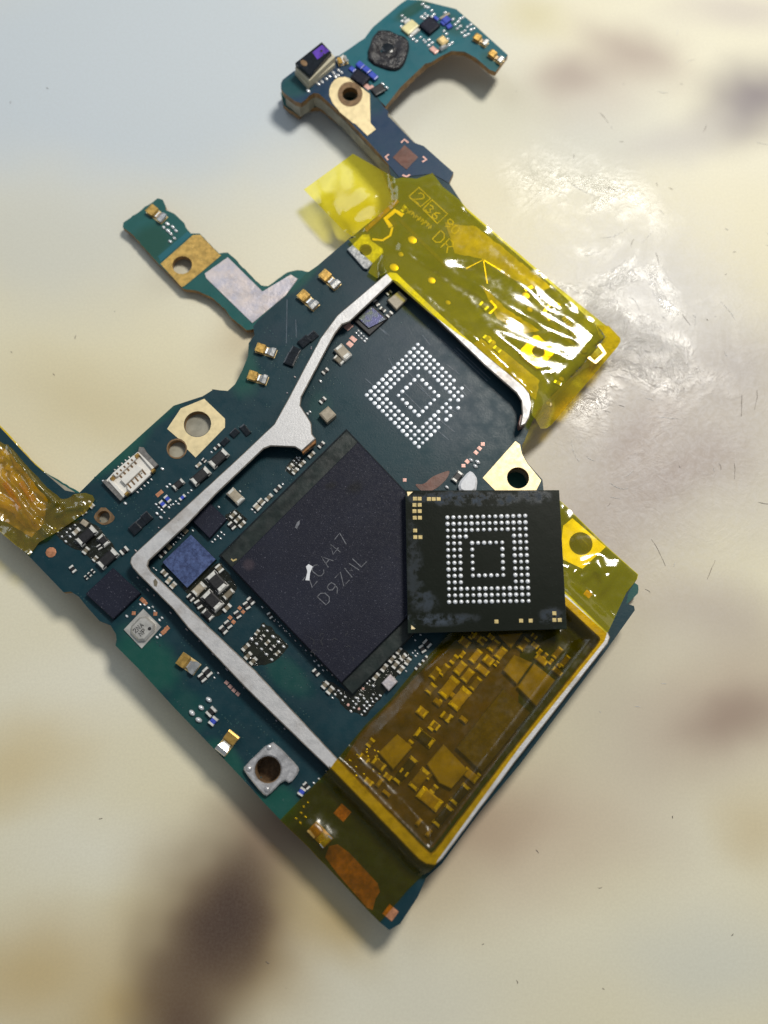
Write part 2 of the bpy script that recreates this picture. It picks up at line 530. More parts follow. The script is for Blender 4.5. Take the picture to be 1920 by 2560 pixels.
def slab_mesh(rings, z0, z1, ch=0.0, sidemat=0):
    """solid plate from an outer ring and holes (XY), with a chamfered top edge"""
    rs = []
    for i, r in enumerate(rings):
        r = [tuple(q[:2]) for q in r]
        if (area2(r) > 0) != (i == 0):
            r = r[::-1]
        rs.append(r)
    V, F, mi = [], [], []
    top = [inset(r, ch) if ch else r for r in rs]
    base = []
    for lev, (rr, z) in enumerate(((rs, z0), (rs, z1 - ch), (top, z1)) if ch else ((rs, z0), (rs, z1))):
        b = []
        for r in rr:
            b.append(len(V))
            V += [(x, y, z) for x, y in r]
        base.append(b)
    for lev in range(len(base) - 1):
        for k, r in enumerate(rs):
            n = len(r)
            for i in range(n):
                j = (i + 1) % n
                F.append((base[lev][k] + i, base[lev][k] + j, base[lev + 1][k] + j, base[lev + 1][k] + i))
                mi.append(sidemat)
    tri = fill_tris(rs)
    flat = [(k, i) for k, r in enumerate(rs) for i in range(len(r))]
    for lev in (0, len(base) - 1):
        for t in tri:
            F.append(tuple(base[lev][flat[q][0]] + flat[q][1] for q in t))
            mi.append(sidemat if lev == 0 else 0)
    return mesh_of('slab', V, F, mi)


def circ(px, py, r, z, n=28):
    c = U(px, py, z)
    rr = r / 273
    return [(c.x + rr * math.cos(2 * math.pi * i / n), c.y + rr * math.sin(2 * math.pi * i / n)) for i in range(n)]


def smooth_ring(p, it=1):
    for _ in range(it):
        q = []
        for i in range(len(p)):
            a, b = p[i], p[(i + 1) % len(p)]
            q += [(a[0] * .78 + b[0] * .22, a[1] * .78 + b[1] * .22), (a[0] * .22 + b[0] * .78, a[1] * .22 + b[1] * .78)]
        p = q
    return p


def slab(name, pts, z0, z1, mats, parent, holes=(), ch=0.0, sm=0, jit=0.0):
    """plate whose top outline was measured in the photo; holes = (px, py, r)"""
    if jit:
        q = []
        for i in range(len(pts)):
            a, b = pts[i], pts[(i + 1) % len(pts)]
            L = math.dist(a, b)
            n = max(1, int(L / 9))
            for k in range(n):
                t = k / n
                q.append((a[0] + (b[0] - a[0]) * t + random.uniform(-jit, jit) * (k > 0), a[1] + (b[1] - a[1]) * t + random.uniform(-jit, jit) * (k > 0)))
        pts = q
    if sm:
        pts = smooth_ring(pts, sm)
    rings = [[U(x, y, z1)[:2] for x, y in pts]] + [circ(*h, z1) for h in holes]
    me = slab_mesh(rings, z0, z1, ch, 1 if isinstance(mats, (list, tuple)) and len(mats) > 1 else 0)
    return link(name, me, mats, parent)


def unit_box(ch=.12, chz=.12):
    ring = [(-.5, -.5), (.5, -.5), (.5, .5), (-.5, .5)]
    tr = [(x * (1 - 2 * ch), y * (1 - 2 * ch)) for x, y in ring]
    V = [(x, y, 0) for x, y in ring] + [(x, y, 1 - chz) for x, y in ring] + [(x, y, 1) for x, y in tr]
    F = [(3, 2, 1, 0), (8, 9, 10, 11)]
    for l in (0, 4):
        for i in range(4):
            j = (i + 1) % 4
            F.append((l + i, l + j, l + 4 + j, l + 4 + i))
    return V, F


def unit_dome(n=10, m=4, flat=.35):
    V, F = [], []
    for k in range(m):
        a = k / m * math.pi / 2
        for i in range(n):
            t = 2 * math.pi * i / n
            V.append((.5 * math.cos(a) * math.cos(t), .5 * math.cos(a) * math.sin(t), math.sin(a)))
    V.append((0, 0, 1))
    for k in range(m - 1):
        for i in range(n):
            j = (i + 1) % n
            F.append((k * n + i, k * n + j, k * n + n + j, k * n + n + i))
    for i in range(n):
        F.append(((m - 1) * n + i, (m - 1) * n + (i + 1) % n, len(V) - 1))
    F.append(tuple(range(n))[::-1])
    return V, F


MESH = {}


def shared(kind, mat):
    key = (kind, mat)
    if key not in MESH:
        if kind == 'box':
            me = mesh_of('box', *unit_box())
        elif kind == 'soft':
            me = mesh_of('soft_box', *unit_box(.2, .3))
        elif kind == 'dome':
            me = mesh_of('dome', *unit_dome(), smooth=True)
        elif kind == 'ball':
            me = mesh_of('ball', *unit_dome(14, 6), smooth=True)
        elif kind == 'cap':              # small two-ended part: body and both ends
            V, F, mi = [], [], []
            for cx, sx, sy, sz, m_ in ((0, .62, .9, .92, 0), (-.36, .28, 1, 1, 1), (.36, .28, 1, 1, 1)):
                v, f = unit_box(.1, .16)
                F += [tuple(i + len(V) for i in q) for q in f]
                V += [(cx + x * sx, y * sy, z * sz) for x, y, z in v]
                mi += [m_] * len(f)
            me = mesh_of('small_part', V, F, mi)
            me.materials.append(M[mat])
            me.materials.append(M['terminal'])
            MESH[key] = me
            return me
        me.materials.append(M[mat])
        MESH[key] = me
    return MESH[key]


def place(name, kind, mat, f, x, y, lx, ly, ang, h, parent, z=ZB):
    """shared mesh laid at sheet point x, y; lx, ly in sheet pixels; ang in image degrees (clockwise)"""
    (px, py), = S(f, x, y)
    k = k_of(f)
    a = R(ang)
    c = U(px, py, z + h)
    d = U(px + math.cos(a) * 10, py + math.sin(a) * 10, z + h) - c
    o = newobj(name, shared(kind, mat), parent)
    o.location = (c.x, c.y, z)
    o.rotation_euler = (0, 0, math.atan2(d.y, d.x))
    u = d.length / 10
    o.scale = (lx * k * u, ly * k * u, h)
    return o


def cap(f, x1, y1, x2, y2, w, body='dark', h=None, parent=None, z=ZB, name='capacitor', snap=False):
    """two-ended part between the centres of its bright ends"""
    k = k_of(f)
    L = math.dist((x1, y1), (x2, y2))
    ang = math.degrees(math.atan2(y2 - y1, x2 - x1))
    if snap:
        ang = -51 + 90 * round((ang + 51) / 90)
    hh = h or min(.075, max(.022, w * k * .0021))
    t = min(w * .42, L * .6)
    if (L + t) * k < 27:
        return place(name, 'cap', body, f, (x1 + x2) / 2, (y1 + y2) / 2, L + t, w, ang, hh, parent, z)
    o = place(name, 'box', body, f, (x1 + x2) / 2, (y1 + y2) / 2, L + t * .6, w * .94, ang, hh * .95, parent, z)
    for sx in (-1, 1):
        tm = newobj('terminal', shared('soft', 'terminal'), o)
        tot = L + t * .6
        tm.location = (sx * (L / 2) / tot, 0, 0)
        tm.scale = (t / tot, 1 / .94, 1 / .95)
    return o


def quad(name, f, pts, z0, z1, mats, parent, ch=.01, **kw):
    return slab(name, S(f, *pts), z0, z1, mats, parent, ch=ch, **kw)


def ribbon(name, polys, width, z, mat, parent, h=.003):
    """thin raised strokes: polys in photo pixels"""
    V, F = [], []
    for pl in polys:
        P = [U(x, y, z) for x, y in pl]
        w = width / 273 / 2
        L = []
        for i, p in enumerate(P):
            a, b = P[max(0, i - 1)], P[min(len(P) - 1, i + 1)]
            d = (b - a).normalized()
            n = Vector((-d.y, d.x, 0)) * w
            e = d * w * (-.6 if i == 0 else .6 if i == len(P) - 1 else 0)
            L.append((p + n + e, p - n + e))
        b0 = len(V)
        for l, r in L:
            V += [(l.x, l.y, z), (r.x, r.y, z), (l.x, l.y, z + h), (r.x, r.y, z + h)]
        for i in range(len(L) - 1):
            q, s_ = b0 + 4 * i, b0 + 4 * i + 4
            F += [(q + 2, q + 3, s_ + 3, s_ + 2), (q, q + 2, s_ + 2, s_), (q + 3, q + 1, s_ + 1, s_ + 3)]
        e = b0 + 4 * (len(L) - 1)
        F += [(b0, b0 + 1, b0 + 3, b0 + 2), (e, e + 2, e + 3, e + 1)]
    return link(name, mesh_of('strokes', V, F), mat, parent)


GLY = {'Z': [[(0, 0), (1, 0), (0, 1.5), (1, 1.5)]], 'C': [[(1, .25), (.75, 0), (.25, 0), (0, .3), (0, 1.2), (.25, 1.5), (.75, 1.5), (1, 1.25)]],
       'A': [[(0, 1.5), (.5, 0), (1, 1.5)], [(.2, 1), (.8, 1)]], '4': [[(.8, 1.5), (.8, 0), (0, 1), (1.05, 1)]], '7': [[(0, 0), (1, 0), (.4, 1.5)]],
       'D': [[(0, 0), (0, 1.5), (.6, 1.5), (1, 1.1), (1, .4), (.6, 0), (0, 0)]], '9': [[(1, .75), (.3, .8), (0, .5), (.1, .1), (.5, 0), (.9, .1), (1, .5), (.9, 1.1), (.4, 1.5)]],
       'M': [[(-.1, 1.5), (.1, 0), (.5, 1.0), (.9, 0), (1.15, 1.5)]], 'L': [[(0, 0), (0, 1.5), (.9, 1.5)]], '2': [[(0, .35), (.2, .05), (.6, 0), (.95, .25), (.9, .6), (0, 1.5), (1, 1.5)]],
       '3': [[(.05, .15), (.5, 0), (.95, .3), (.5, .7), (1, 1.1), (.5, 1.5), (0, 1.3)]], '6': [[(.85, .05), (.3, .4), (0, 1), (.2, 1.45), (.7, 1.5), (1, 1.15), (.8, .8), (.3, .8), (.05, 1.05)]],
       '0': [[(.5, 0), (.1, .2), (0, .75), (.1, 1.3), (.5, 1.5), (.9, 1.3), (1, .75), (.9, .2), (.5, 0)]], 'N': [[(0, 1.5), (0, 0), (1, 1.5), (1, 0)]],
       'P': [[(0, 1.5), (0, 0), (.7, 0), (1, .35), (.7, .75), (0, .75)]], 'R': [[(0, 1.5), (0, 0), (.7, 0), (1, .35), (.7, .75), (0, .75)], [(.5, .75), (1, 1.5)]]}


def text(s, x, y, size, ang, gap=1.5):
    """stroke letters; x, y = top left of the first one in photo pixels, ang in image degrees"""
    a = R(ang)
    ux, uy, vx, vy = math.cos(a), math.sin(a), -math.sin(a), math.cos(a)
    out = []
    for i, ch in enumerate(s):
        for pl in GLY.get(ch, []):
            out.append([(x + (gx + i * gap) * size * ux + gy * size * vx, y + (gx + i * gap) * size * uy + gy * size * vy) for gx, gy in pl])
    return out


def thing(name, loc, label, cat):
    o = bpy.data.objects.new(name, None)
    o.empty_display_size = .2
    o.location = loc
    o['label'] = label
    o['category'] = cat
    col.objects.link(o)
    return o


# ------------------------------------------------------------------ the mat
me = mesh_of('mat', [(-16, -16, 0), (16, -16, 0), (16, 18, 0), (-16, 18, 0)], [(0, 1, 2, 3)])
o = link('work_mat', me, 'mat')
o['kind'] = 'structure'

# ------------------------------------------------------------------ the circuit board
B = thing('circuit_board', (0, 0, 0), 'dark blue-green phone circuit board with a raised metal shield frame, lying on the stained mat', 'circuit board')
ZL0, ZL1 = .05, .11            # lower board
ZU0 = .27                      # underside of the upper board

main = (S('6', 755, 2005, 690, 1952, 600, 1862, 320, 1560, 260, 1500, 200, 1432) + S('5', 1180, 1295, 1080, 1190, 1010, 1110, 860, 950, 560, 640, 340, 400, 210, 270, 217, 235, 212, 200, 180, 150) +
        S('3', 690, 1640, 600, 1540, 545, 1470, 490, 1435, 440, 1440, 200, 1190, 0, 1010, -170, 860, -170, 130, 0, 300, 230, 545, 450, 735, 545, 755, 680, 620, 1000, 330, 1200, 150, 1400, 85, 1475, 38) +
        S('2', 690, 1418, 740, 1425, 800, 1430, 850, 1385, 900, 1290, 940, 1190, 945, 1100, 985, 1045, 976, 985, 1010, 940, 1200, 770, 1340, 620, 1420, 565, 1659, 360) +
        S('4', 180, 338, 270, 262, 436, 130) + S('1', 800, 1120, 740, 1060, 650, 960, 500, 800, 350, 670, 325, 648, 290, 642, 258, 660, 232, 690, 200, 712, 160, 700, 80, 640, 62, 610, 62, 575, 75, 550, 150, 492, 455, 385,
                                                   640, 520, 770, 735, 805, 770, 800, 800, 850, 850, 980, 985, 1050, 1010, 1255, 1192, 1222, 1265, 1300, 1380) +
        S('4', 800, 175, 1240, 562, 1500, 800, 1520, 835, 1400, 985, 1170, 1215, 1135, 1290, 1100, 1375, 1088, 1395, 1092, 1440, 1118, 1488, 1195, 1575) +
        S('7', 970, 190, 1070, 245, 1335, 510, 1528, 680, 1520, 710, 1470, 790, 1460, 850, 1505, 865, 1510, 890, 1340, 1128) + S('6', 1659, 858, 1380, 1190, 1120, 1545, 1010, 1645, 950, 1780, 830, 1962))
holes = [(*S('3', 1365, 277)[0], 34), (*S('3', 1222, 447)[0], 23), (*S('a', 825, 962)[0], 15.5), (*S('4', 1068, 1565)[0], 28), (*S('1', 540, 650)[0], 22),
         (*S('5', 1112, 1005)[0], 33), (*S('g', 225, 765)[0], 15), (*S('h', 690, 905)[0], 15), (*S('7', 1190, 495)[0], 29)]
upper = slab('upper_board', main, ZU0, ZB, ['pcb', 'edge'], B, holes=holes)
# lower board: carries the left tongue, otherwise just inside the upper one
low_in = (S('', 962, 2280, 700, 2020, 330, 1620, 300, 1560, 120, 1400, 20, 1300, -40, 1260, -40, 1090, 215, 1240, 380, 1085, 520, 1000, 590, 985, 640, 880) +
          S('2', 985, 1000, 930, 1010, 830, 930, 780, 862, 700, 792, 600, 742, 490, 722, 410, 640, 330, 560, 130, 340, 75, 300, 78, 268, 315, 98, 350, 108, 370, 150, 372, 180, 430, 205, 500, 270, 510, 300, 545, 342, 605, 342, 740, 480, 800, 474, 830, 500, 1030, 700, 1080, 705, 1210, 612, 1280, 595, 1370, 607, 1420, 600) +
          S('', 880, 615, 995, 520, 935, 380, 860, 315, 800, 268, 765, 272, 748, 290, 708, 262, 702, 232, 760, 190, 840, 200, 900, 250, 1000, 370, 1100, 460, 1260, 620, 1500, 820, 1330, 1000, 1290, 1120, 1350, 1230, 1500, 1390, 1570, 1440) +
          S('7', 1530, 742, 1528, 790, 1488, 832, 1450, 870, 1400, 960) + S('', 1480, 1650, 1180, 2010, 1040, 2170))
lower = slab('lower_board', low_in, ZL0, ZL1, ['lower', 'edge'], B, holes=[(*S('2', 485, 560)[0], 27)], jit=1.2)
# spacer wall that joins both boards, set in a little from the edge
wall_out = (S('', 955, 2270, 735, 2050, 742, 1950, 700, 1868, 620, 1855, 562, 1862, 335, 1610, 310, 1560, 130, 1400, 20, 1290, 20, 1120, 215, 1250, 380, 1100, 520, 1015, 610, 985, 655, 850, 760, 720, 890, 620, 1000, 512) +
            S('1', 800, 1150, 735, 1085, 640, 985, 480, 815, 340, 690, 290, 665, 250, 705, 190, 740, 90, 660, 85, 590, 170, 520, 440, 420, 760, 730, 1000, 1000, 1200, 1210) +
            S('', 1180, 560, 1490, 830, 1320, 1000, 1285, 1120, 1340, 1225, 1490, 1385, 1560, 1440, 1450, 1640, 1180, 1990, 1050, 2150))
slab('spacer_wall', wall_out, ZL1, ZU0, ['core'], B, jit=.8, holes=[(*S('4', 1068, 1565)[0], 28), (*S('1', 540, 650)[0], 22), (*S('7', 1190, 495)[0], 29)])
for x, y, w_, h_ in ((600, 1500, 420, 380), (1050, 1750, 300, 420), (1150, 800, 260, 220), (820, 240, 90, 70), (1000, 2100, 120, 120)):
    p = U(x, y, .05)
    slab('underside_shield', [(x - w_ / 2, y - h_ / 2), (x + w_ / 2, y - h_ / 2), (x + w_ / 2, y + h_ / 2), (x - w_ / 2, y + h_ / 2)], 0, ZL0, ['can'], B)

# top arm: blue cover layer and the teal camera wing
armtop = S('1', 740, 1060, 650, 960, 500, 800, 350, 670, 325, 648, 290, 642, 258, 660, 232, 690, 200, 712, 160, 700, 80, 640, 62, 610, 62, 575, 75, 550, 150, 492, 455, 385, 600, 500, 690, 640, 770, 735, 805, 770, 800, 800, 850, 850, 980, 985, 1050, 1010, 1255, 1192, 1222, 1265, 1110, 1200, 880, 1225)
slab('arm_cover_layer', armtop, ZB, ZB + .006, ['armblue', 'edge'], B, holes=[(*S('1', 540, 650)[0], 22)])
wing = S('1', 440, 400, 530, 340, 600, 290, 640, 265, 678, 212, 700, 185, 890, 25, 935, -5, 1030, 2, 1272, 62, 1420, 190, 1630, 380, 1545, 497, 1505, 482, 1410, 400, 1330, 357, 1240, 352, 1160, 392, 1100, 430, 1060, 440, 890, 600, 785, 735, 690, 640, 600, 500)
slab('camera_wing', wing, ZB - .075, ZB - .012, ['teal', 'edge'], B)
slab('wing_backing', [(x + 3, y + 4) for x, y in S('1', 530, 350, 700, 200, 935, 10, 1272, 75, 1610, 385, 1530, 480, 1330, 345, 1230, 340, 1080, 420, 890, 600, 785, 725, 640, 560)], ZB - .135, ZB - .075, ['edge'], B, jit=1.5)
ZW = ZB - .012

# tongue of the lower board
quad('gold_land', '2', (335, 552, 560, 352, 610, 350, 742, 486, 755, 492, 640, 590, 500, 705, 482, 712), ZL1, ZL1 + .004, ['oldgold'], B, ch=0, holes=[(*S('2', 485, 560)[0], 27)])
quad('silver_land', '2', (640, 618, 800, 505, 1040, 742, 1235, 625, 1285, 655, 1200, 770, 970, 962, 650, 650), ZL1, ZL1 + .006, ['pinkmetal'], B, ch=.002)
quad('seam_strip', '2', (318, 500, 520, 330, 556, 345, 336, 540), ZL1, ZL1 + .003, ['teal'], B, ch=0)


def contact(f, x1, y1, x2, y2, w, z=ZB, flip=False, h=.05):
    """gold-plated spring contact: foot, bent blade, tip"""
    k = k_of(f)
    ang = math.degrees(math.atan2(y2 - y1, x2 - x1))
    L = math.dist((x1, y1), (x2, y2))
    cx, cy = (x1 + x2) / 2, (y1 + y2) / 2
    (px, py), = S(f, cx, cy)
    a = R(ang)
    c = U(px, py, z + h)
    d = (U(px + math.cos(a) * 10, py + math.sin(a) * 10, z + h) - c)
    u = d.length / 10 * k
    e = newobj('spring_contact', mesh_of('foot', *(lambda v, f_: ([(x * L * u, y * w * u, q * .008) for x, y, q in v], f_))(*unit_box())), B)
    e.data.materials.append(M['gold'])
    e.location = (c.x, c.y, z)
    e.rotation_euler = (0, 0, math.atan2(d.y, d.x))
    l, b = L * u, w * u
    prof = [(-.5, .9, .5), (-.42, 1.0, .5), (-.08, .95, .5), (.0, .55, .33), (.08, .62, .30), (.28, 1.0, .48), (.46, .95, .50), (.5, .75, .46)]
    for nm, pr, mt in (('blade', prof[:4], 'oldgold'), ('tip', prof[3:], 'silver')):
        V, F = [], []
        for x, q, s_ in pr:
            V += [(x * l, -s_ * b, q * h), (x * l, s_ * b, q * h), (x * l, s_ * b, q * h - .008), (x * l, -s_ * b, q * h - .008)]
        for i in range(len(pr) - 1):
            for j in range(4):
                F.append((4 * i + j, 4 * i + (j + 1) % 4, 4 * i + 4 + (j + 1) % 4, 4 * i + 4 + j))
        n = 4 * (len(pr) - 1)
        F += [(0, 1, 2, 3), (n + 3, n + 2, n + 1, n)]
        link(nm, mesh_of(nm, V, F), mt, e)
    rs = link('riser', mesh_of('riser', *(lambda v, f_: ([(-.42 * l + x * .1 * l, y * b * .8, q * h * .9) for x, y, q in v], f_))(*unit_box())), 'oldgold', e)
    return e


for q in (('2', 995, 1122, 1130, 1165, 62), ('2', 940, 1312, 1072, 1352, 64), ('2', 1298, 745, 1412, 845, 66), ('2', 1448, 605, 1562, 702, 66),
          ('5', 588, 340, 690, 412, 78), ('5', 915, 790, 825, 905, 78), ('5', 1372, 1340, 1470, 1445, 80)):
    contact(*q)
contact('2', 250, 158, 358, 238, 66, ZL1)
contact('i', 1030, 480, 1210, 590, 90, ZW)
contact('i', 1240, 700, 1420, 830, 90, ZW)
contact('1', 455, 420, 520, 400, 48, ZB + .006)

# ---- screw lands
oct_ = S('3', 1155, 310, 1250, 168, 1412, 102, 1555, 240, 1555, 300, 1352, 508, 1295, 452)
bite = [S('3', 1222 + 72 * math.cos(R(t)), 447 + 72 * math.sin(R(t)))[0] for t in (8, -15, -40, -62, -82)]
slab('screw_land', oct_ + bite, ZB, ZB + .005, ['paleg'], B, holes=[(*S('3', 1365, 277)[0], 35)])
slab('screw_land', S('4', 885, 1565, 1055, 1374, 1078, 1392, 1088, 1440, 1116, 1490, 1188, 1578, 1162, 1632, 952, 1632), ZB, ZB + .005, ['paleg'], B, holes=[(*S('4', 1068, 1565)[0], 28)])
slab('screw_land', S('1', 396, 660, 396, 620, 408, 585, 432, 552, 462, 535, 505, 531, 545, 545, 676, 650, 681, 850, 718, 893, 660, 938, 575, 855, 560, 850, 470, 775, 455, 755, 420, 715), ZB + .006, ZB + .012, ['paleg'], B, holes=[(*S('1', 540, 650)[0], 24)])
slab('screw_land', S('7', 1085, 390, 1140, 345, 1338, 515, 1200, 645, 1085, 590, 1075, 480), ZB, ZB + .005, ['paleg'], B, holes=[(*S('7', 1190, 495)[0], 29)])
slab('brass_ring', S('a', 820, 842, 940, 950, 935, 1000, 870, 1040, 820, 1050, 745, 1010, 718, 950), ZB, ZB + .004, ['gbrown'], B, holes=[(*S('a', 825, 962)[0], 15.5)], sm=1)
slab('hole_ring', [(S('3', 1222, 447)[0][0] + 25.5 * math.cos(t / 24 * 6.2832), S('3', 1222, 447)[0][1] + 25.5 * math.sin(t / 24 * 6.2832)) for t in range(24)], ZB, ZB + .003, ['gbrown'], B, holes=[(*S('3', 1222, 447)[0], 23)])
for (x, y), r in ((S('1', 540, 650)[0], 31),):
    slab('hole_ring', [(x + r * math.cos(t / 24 * 6.2832), y + r * math.sin(t / 24 * 6.2832)) for t in range(24)], ZB + .012, ZB + .015, ['gbrown'], B, holes=[(x, y, 22)])
# raised square lugs under the upper tape
for f, pts, hx, hy in (('g', (30, 755, 72, 725, 190, 603, 262, 600, 285, 668, 405, 750, 412, 795, 245, 965, 205, 955), 225, 765), ('h', (488, 900, 640, 735, 690, 735, 848, 885, 850, 935, 710, 1085, 670, 1085, 515, 960), 690, 905)):
    slab('square_lug', S(f, *pts), ZB, ZB + .035, ['gold' if f == 'h' else 'silver'], B, holes=[(*S(f, hx, hy)[0], 15.5)], ch=.006)
# cast nut plate
nut = quad('nut_plate', '5', (1130, 832, 1190, 880, 1290, 985, 1298, 1018, 1245, 1088, 1205, 1066, 1112, 1163, 1082, 1152, 968, 1012, 972, 985), ZB, ZB + .055, ['nut'], B, ch=.012, holes=[(*S('5', 1112, 1005)[0], 31)], sm=1)
for x, y in ((1120, 872), (1000, 1000), (1108, 1122)):
    st_ = place('stud', 'dome', 'nut', '5', x, y, 36, 36, 0, .02, B, ZB + .053)
    st_.parent = nut
x, y = S('5', 1112, 1005)[0]
for i, z in enumerate((.12, .15, .18, .21, .24, .27, .30, .33)):
    me = slab_mesh([circ(x, y, 33.5, .35), circ(x, y, 28.5 + (i % 2), .35)], z, z + .02)
    link('thread', me, 'gbrown', nut)
link('hole_shade_disc', slab_mesh([circ(x, y, 34, .35)], ZL1 + .002, ZL1 + .012), 'gbrown', nut)  # brown disc added so that the hole looks dark
# round copper targets and copper bits
for f, x, y, r in (('a', 278, 1330, 58), ('e', 530, 670, 22), ('e', 375, 838, 23), ('e', 487, 880, 21)):
    place('test_point', 'dome', 'copper' if f == 'a' else 'pink', f, x, y, 2 * r, 2 * r, 0, .004, B)
for f, x, y, lx, ly, an, mt in (('a', 1405, 720, 82, 42, -40, 'copper'), ('5', 1555, 1260, 78, 74, 42, 'copper'), ('6', 765, 1885, 84, 82, 40, 'copper'), ('5', 495, 190, 30, 26, -40, 'copper'),
                                ('5', 515, 168, 28, 26, -40, 'copper'), ('b', 1075, 995, 36, 34, 40, 'copper'), ('b', 1110, 1035, 36, 34, 40, 'copper'), ('b', 975, 1095, 40, 36, 40, 'copper'), ('b', 1010, 1140, 40, 36, 40, 'copper'),
                                ('d', 510, 695, 70, 44, 40, 'pink'), ('d', 475, 748, 62, 50, 40, 'pink'), ('d', 462, 565, 80, 60, -40, 'pink'), ('4', 885, 1390, 20, 20, 0, 'pink'), ('4', 868, 1412, 22, 18, 40, 'pink'), ('4', 850, 1434, 22, 18, 40, 'pink'),
                                ('4', 805, 1480, 22, 20, 40, 'pink'), ('4', 785, 1502, 20, 18, 0, 'pink'), ('4', 480, 1576, 18, 18, 0, 'pink'), ('5', 868, 490, 24, 20, 40, 'pink'), ('5', 890, 513, 24, 20, 40, 'pink'), ('5', 912, 535, 24, 20, 40, 'pink'), ('5', 935, 556, 24, 20, 40, 'pink'),
                                ('1', 660, 600, 40, 30, 40, 'pink'), ('1', 692, 606, 36, 30, 40, 'pink'), ('5', 318, 78, 22, 22, 0, 'copper'), ('5', 446, 82, 22, 22, 0, 'copper'), ('b', 70, 915, 60, 40, 40, 'copper'), ('b', 100, 945, 36, 30, 40, 'copper'), ('7', 1232, 795, 44, 36, 40, 'copper')):
    place('copper_pad', 'box', mt, f, x, y, lx, ly, an, .004, B, ZB + (.006 if f == '1' else 0))
quad('copper_fiducial', '1', (835, 1088, 915, 1002, 1010, 1085, 930, 1172), ZB + .006, ZB + .010, ['rust'], B, ch=0, jit=.8)
for pl in ((895, 985, 915, 965, 940, 985), (805, 1070, 785, 1085, 800, 1105), (1045, 1085, 1068, 1103, 1042, 1118), (905, 1212, 930, 1222, 950, 1210)):
    ribbon('fiducial_mark', [S('1', *pl)], 5, ZB + .006, 'pink', B)
quad('copper_strip', '6', (312, 1500, 340, 1425, 398, 1412, 480, 1472, 675, 1682, 690, 1740, 660, 1790, 640, 1868, 600, 1850, 400, 1620), ZB, ZB + .006, ['copedge'], B, ch=0)
quad('copper_strip', 'g', (205, 545, 545, 235, 575, 265, 235, 580), ZB, ZB + .02, ['copedge'], B, ch=.003)
quad('flux_patch', '4', (530, 1595, 580, 1600, 620, 1560, 680, 1535, 718, 1525, 700, 1570, 650, 1618, 600, 1640, 560, 1630), ZB, ZB + .004, ['rust'], B, ch=0, sm=2)
quad('solder_lump', '4', (755, 1595, 815, 1525, 838, 1535, 860, 1570, 850, 1640, 770, 1640), ZB, ZB + .06, ['white'], B, ch=.02, sm=1)

# ---- shield frame: thin top flange and the wall under it
ZF0, ZF1 = ZB + .128, ZB + .148
f_out = (S('4', 1108, 1285, 1128, 1250, 1142, 1185, 1128, 1125, 1095, 1085, 900, 925, 640, 690, 440, 500, 405, 495, 385, 505, 130, 722) + S('2', 1440, 1065, 1340, 1250, 1220, 1480, 1120, 1659) +
         S('3', 1659, 500, 1300, 830, 935, 1165, 905, 1200, 898, 1235, 915, 1270, 960, 1320, 1200, 1560) + S('5', 640, 165, 700, 225, 1000, 540, 1480, 1005) +
         S('6', 345, 885, 960, 1520, 1010, 1552, 1072, 1556, 1122, 1514, 1659, 800) + S('7', 1350, 1088, 1364, 1050, 1352, 1022, 1110, 785, 1000, 690))
f_in = (S('7', 955, 740, 1090, 860, 1296, 1052, 1300, 1065, 1286, 1088) + S('6', 1659, 688, 1070, 1455, 1045, 1475, 1025, 1462, 410, 832) + S('5', 1535, 950, 1040, 420, 770, 165) +
        S('3', 1040, 1290, 1020, 1255, 1028, 1222, 1300, 965, 1493, 760) + S('8', 330, 170, 375, 152, 545, 158, 592, 188, 690, 100, 664, 68, 660, 0) +
        S('2', 1372, 1640, 1340, 1590, 1302, 1530, 1310, 1470, 1400, 1300, 1540, 1035, 1590, 970) + S('4', 195, 755, 420, 542, 440, 552, 640, 735, 900, 985, 1060, 1125, 1085, 1165, 1090, 1235, 1078, 1300))
flange = slab('shield_frame', f_out + f_in, ZF0, ZF1, ['frame', 'frameedge'], B, ch=.009)


def wall_strip(pts, w, z0, z1, mat, parent, name='frame_wall'):
    P = [U(x, y, z1) for x, y in pts]
    L, Rr = [], []
    for i, p in enumerate(P):
        a, b = P[max(0, i - 1)], P[min(len(P) - 1, i + 1)]
        d = (b - a).normalized()
        n = Vector((-d.y, d.x, 0)) * (w / 2)
        L.append((p + n)[:2])
        Rr.append((p - n)[:2])
    return link(name, slab_mesh([L + Rr[::-1]], z0, z1), mat, parent)


mid = S('4', 1100, 1270, 1115, 1190, 1085, 1110, 650, 720, 430, 522, 400, 522, 165, 740) + S('2', 1480, 1050, 1360, 1280, 1260, 1490, 1180, 1620) + S('', 640, 1115) + S('3', 1300, 890, 965, 1200, 950, 1235, 965, 1275, 1200, 1500) + S('5', 560, 25, 990, 475, 1500, 970) + S('6', 385, 860, 1000, 1495, 1050, 1505, 1100, 1465, 1640, 760) + S('7', 1320, 1060, 1315, 1035, 1110, 830, 980, 710)
wall_strip(mid, .035, ZB, ZF0, 'shaded', flange)
# torn end at the cut
quad('torn_end', '4', (1082, 1235, 1118, 1248, 1105, 1285, 1075, 1305, 1070, 1280), ZB + .03, ZB + .127, ['rust'], B, ch=.006).parent = flange
quad('tab_lip', '8', (592, 190, 690, 102, 690, 130, 600, 205), ZB + .07, ZB + .127, ['copedge'], B, ch=.004).parent = flange
quad('paint_fleck', '3', (1060, 1360, 1075, 1345, 1090, 1370, 1082, 1400, 1065, 1395), ZF1, ZF1 + .003, ['olive'], B, ch=0).parent = flange

# ---- processor package
qL, qT, qB = (551, 1389), (866, 1076), (881, 1736)
qR = (qT[0] + qB[0] - qL[0], qT[1] + qB[1] - qL[1])


def lerp(a, b, t):
    return (a[0] + (b[0] - a[0]) * t, a[1] + (b[1] - a[1]) * t)


